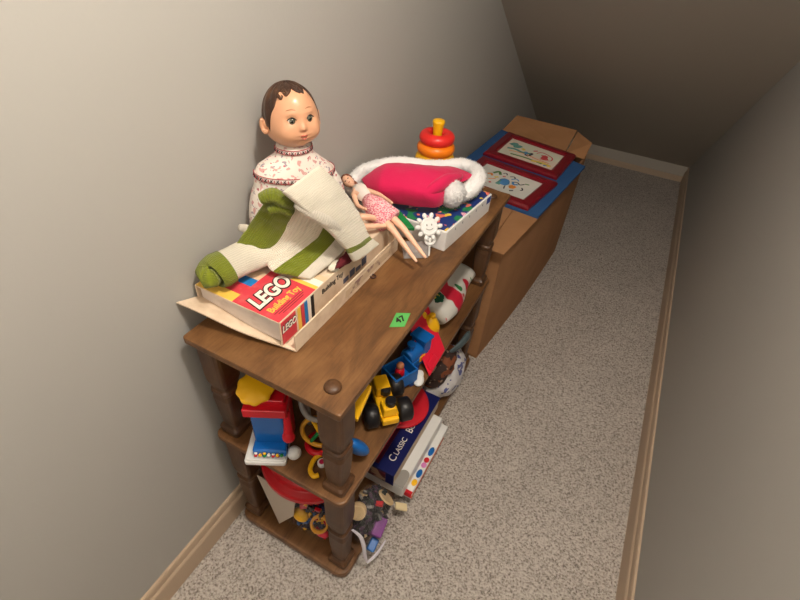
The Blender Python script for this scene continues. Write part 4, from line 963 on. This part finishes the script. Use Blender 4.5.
zb = thing('zip_bag', 'clear zip bag of odds and ends bulging over the bottom shelf edge', 'bag', (.375, .15, BZ))
b = B(); b.ell((.376, .152, BZ + .085), (.054, .080, .088), None, 36, fn=lambda d: 1 + .10 * noise.noise(d * 2.2 + V((5, 2, 1)))); obj('film', b, clear_mat('clear_bag', (220, 215, 210), .06, .1), zb, smooth=True)
ZW = mat('zip_white', (214, 210, 220), .4)
b = B(); b.tube([(.378, .052, .216), (.398, .058, .188), (.410, .056, .150), (.416, .054, .100), (.421, .058, .058)], [.0035, .005, .0055, .005, .003], seg=10, flat=((1, -1, 0), .45)); b.tube([(.421, .056, .056), (.434, .085, .062), (.440, .125, .076)], [.004, .006, .002], seg=10, flat=((1, 0, .6), .45)); obj('zip_strip', b, ZW, zb, smooth=True)
b = B()
for k in range(420):
    d = V((random.gauss(0, 1), random.gauss(0, 1), random.gauss(0, 1))).normalized() * random.uniform(.55, .93)
    p = V((.372 + d.x * .048, .152 + d.y * .070, BZ + .085 + d.z * .076)); s = random.uniform(.006, .013); R = Euler((random.random() * 3, random.random() * 3, random.random() * 3))
    b.box(p, (s * 1.6, s, s * .7), R, random.choices(range(6), [9, 4, 3, .6, .8, .6])[0])
tag(obj('odds_and_ends', b, [BLACK, mat('plum', (66, 40, 66), .5), mat('dark_green_bit', (34, 44, 40), .5), RED, CORK, GREY]), 'dark mixed odds and ends inside the clear zip bag', 'toy pieces', kind='stuff')
b = B(); b.box((.410, .128, .118), (.030, .050, .056), Euler((.3, .35, .2))); tag(obj('purple_block', b, PUR, bevel=.004), 'purple block showing through the side of the zip bag', 'toy')
b = B(); b.box((.415, .096, .078), (.022, .034, .034), Euler((.3, .2, .1))); tag(obj('blue_wedge', b, BLUE, bevel=.003), 'blue wedge at the bottom corner of the zip bag', 'toy')
b = B(); b.lathe([(.021, -.012), (.023, 0), (.021, .012)], (.358, .112, .185), Euler((.9, .5, 0)).to_matrix(), 32); tag(obj('cork_disc', b, CORK, bevel=.002), 'tan cork disc at the top of the zip bag', 'disc')
b = B(); b.lathe([(.026, -.003), (.026, .003)], (.400, .190, .165), Euler((-.75, .5, 0)).to_matrix(), 36); tag(obj('wooden_plate', b, CORK, bevel=.002), 'thin tan wooden disc between zip bag and the stack of boxes', 'disc')
b = B(); b.box((.430, .236, .060), (.036, .022, .008), Euler((-.2, .3, .5))); tag(obj('cream_card', b, CREAM, bevel=.001), 'cream card below the tan disc beside the box stack', 'card')

# stack of boxes and the storybook case
g1 = thing('board_game_box', 'white game box with coloured dots at the bottom of the stack', 'box', (.25, .42, BZ))
b = B(); b.box((.286, .418, BZ + .017), (.312, .276, .032)); obj('carton', b, WHITEP, g1, bevel=.002)
b = B(); b.box((.286, .2785, BZ + .026), (.312, .004, .022)); b.box((.286, .283, BZ + .0335), (.312, .010, .002)); obj('red_side', b, RED, g1, bevel=.001)
for k, (yy, m, w_) in enumerate(((.318, YEL, .012), (.352, BLUE, .016), (.385, PINK, .010), (.405, RED, .010), (.440, BLUE, .018))):
    q = B(); q.ell((.432, yy, BZ + .0332), (.0085, w_, .0012), None, 20); obj('printed_dot', q, m, g1, smooth=True)
b = B(); b.box((.4423, .40, BZ + .012), (.001, .24, .016)); obj('coral_stripe', b, mat('print_coral', (214, 120, 90), .5), g1)
g2 = thing('white_carton', 'plain white carton between the dotted game box and the blue book case', 'box', (.26, .40, .069))
b = B(); b.box((.262, .398, .070 + .0265), (.318, .282, .053)); obj('carton', b, WHITEP, g2, bevel=.003)
b = B(); b.prism([(.388 + .0, .2575), (.420, .2575), (.420, .296)] + [(.404 + .016 * math.cos(PI * k_ / 12), .296 + .016 * math.sin(PI * k_ / 12)) for k_ in range(1, 12)] + [(.388, .296)], .1222, .1242); obj('grey_tab', b, GREY, g2)
g3 = thing('storybook_case', 'dark blue storybook case with white title on top of the box stack', 'book', (.24, .41, .124))
PAGES = mat('book_pages', (190, 172, 150), .8); NAVY = mat('navy_cover', (16, 24, 84), .4)
b = B(); b.box((.240, .408, .124 + .025), (.300, .316, .050)); obj('page_block', b, PAGES, g3, bevel=.001)
b = B(); b.box((.240, .408, .1765), (.304, .320, .006)); b.box((.240, .2495, .151), (.304, .003, .053)); cv = obj('cover', b, NAVY, g3, bevel=.001)
b = B(); b.box((.212, .408, .1800), (.246, .296, .0014)); pn = obj('cover_panel', b, mat('maroon_panel', (74, 14, 36), .4), cv)
b = B(); b.box((.323, .408, .1810), (.0022, .28, .0008)); obj('ruled_line', b, RED, pn)
b = B(); b.box((.236, .2475, .150), (.26, .001, .042)); obj('end_picture', b, spotted_mat('cover_picture', (92, 30, 40), [(22, .5, (170, 140, 116), 2.0), (30, .6, (30, 20, 40), 6.0)], .4), cv)
text('lettering', 'C', .032, (.3625, .296, .1802), (0, 1, 0), (-1, 0, 0), INK_W, cv, xs=.9)
text('lettering', 'LASSIC', .0225, (.3640, .342, .1802), (0, 1, 0), (-1, 0, 0), INK_W, cv, xs=.95)
text('lettering', 'B', .032, (.3625, .404, .1802), (0, 1, 0), (-1, 0, 0), INK_W, cv, xs=.9)
text('lettering', 'OOKS', .0225, (.3640, .442, .1802), (0, 1, 0), (-1, 0, 0), INK_W, cv, xs=.95)
b = B(); b.lathe([(.088, -.006), (.094, -.003), (.096, .003), (.090, .006), (.07, .004), (.001, .004)], (.290, .470, .198), Euler((0, math.radians(6), 0)).to_matrix(), 64)
tag(obj('red_frisbee', b, mat('red_disc', (206, 30, 46), .4), smooth=True), 'red plastic disc lying on the dark blue storybook case', 'disc')

sb = thing('shopping_bag', 'white plastic bag with blue writing at the far end of the bottom shelf', 'bag', (.33, .73, BZ))
b = B(); b.ell((.330, .735, BZ + .072), (.078, .120, .078), None, 48, fn=lambda d: 1 + .16 * noise.noise(d * 2.6 + V((1, 7, 2))) + .06 * noise.noise(d * 7)); b.v = [V((p.x, p.y, max(p.z, BZ + .001))) for p in b.v]
obj('bag_film', b, spotted_mat('bag_print', (216, 214, 216), [(45, .60, (86, 92, 150), 3.7)], .4), sb, smooth=True)
b = B(); b.ell((.330, .680, .215), (.055, .085, .045), None, 30, fn=lambda d: 1 + .22 * noise.noise(d * 3 + V((2, 2, 9)))); b.ell((.33, .67, .17), (.045, .07, .05), None, 20)
tag(obj('dark_toy_bundle', b, spotted_mat('bundle_colours', (58, 40, 36), [(26, .55, (134, 74, 44), 2.4), (24, .62, (36, 40, 58), 8.1), (40, .64, (176, 150, 130), 5.0)], .7), smooth=True), 'brown and dark cloth bundle on top of the white plastic bag', 'cloth')
b = B(); b.tube([(.352, .700, .245), (.376, .745, .262), (.384, .790, .270), (.378, .835, .245)], [.006, .014, .016, .008], seg=14, flat=((1, 0, .4), .5))
b.tube([(.33, .70, .20), (.352, .700, .245)], [.008, .006], seg=10)
tag(obj('grey_plastic_handle', b, mat('slate_plastic', (74, 88, 92), .4), smooth=True), 'curved slate grey plastic handle standing above the white bag', 'toy')
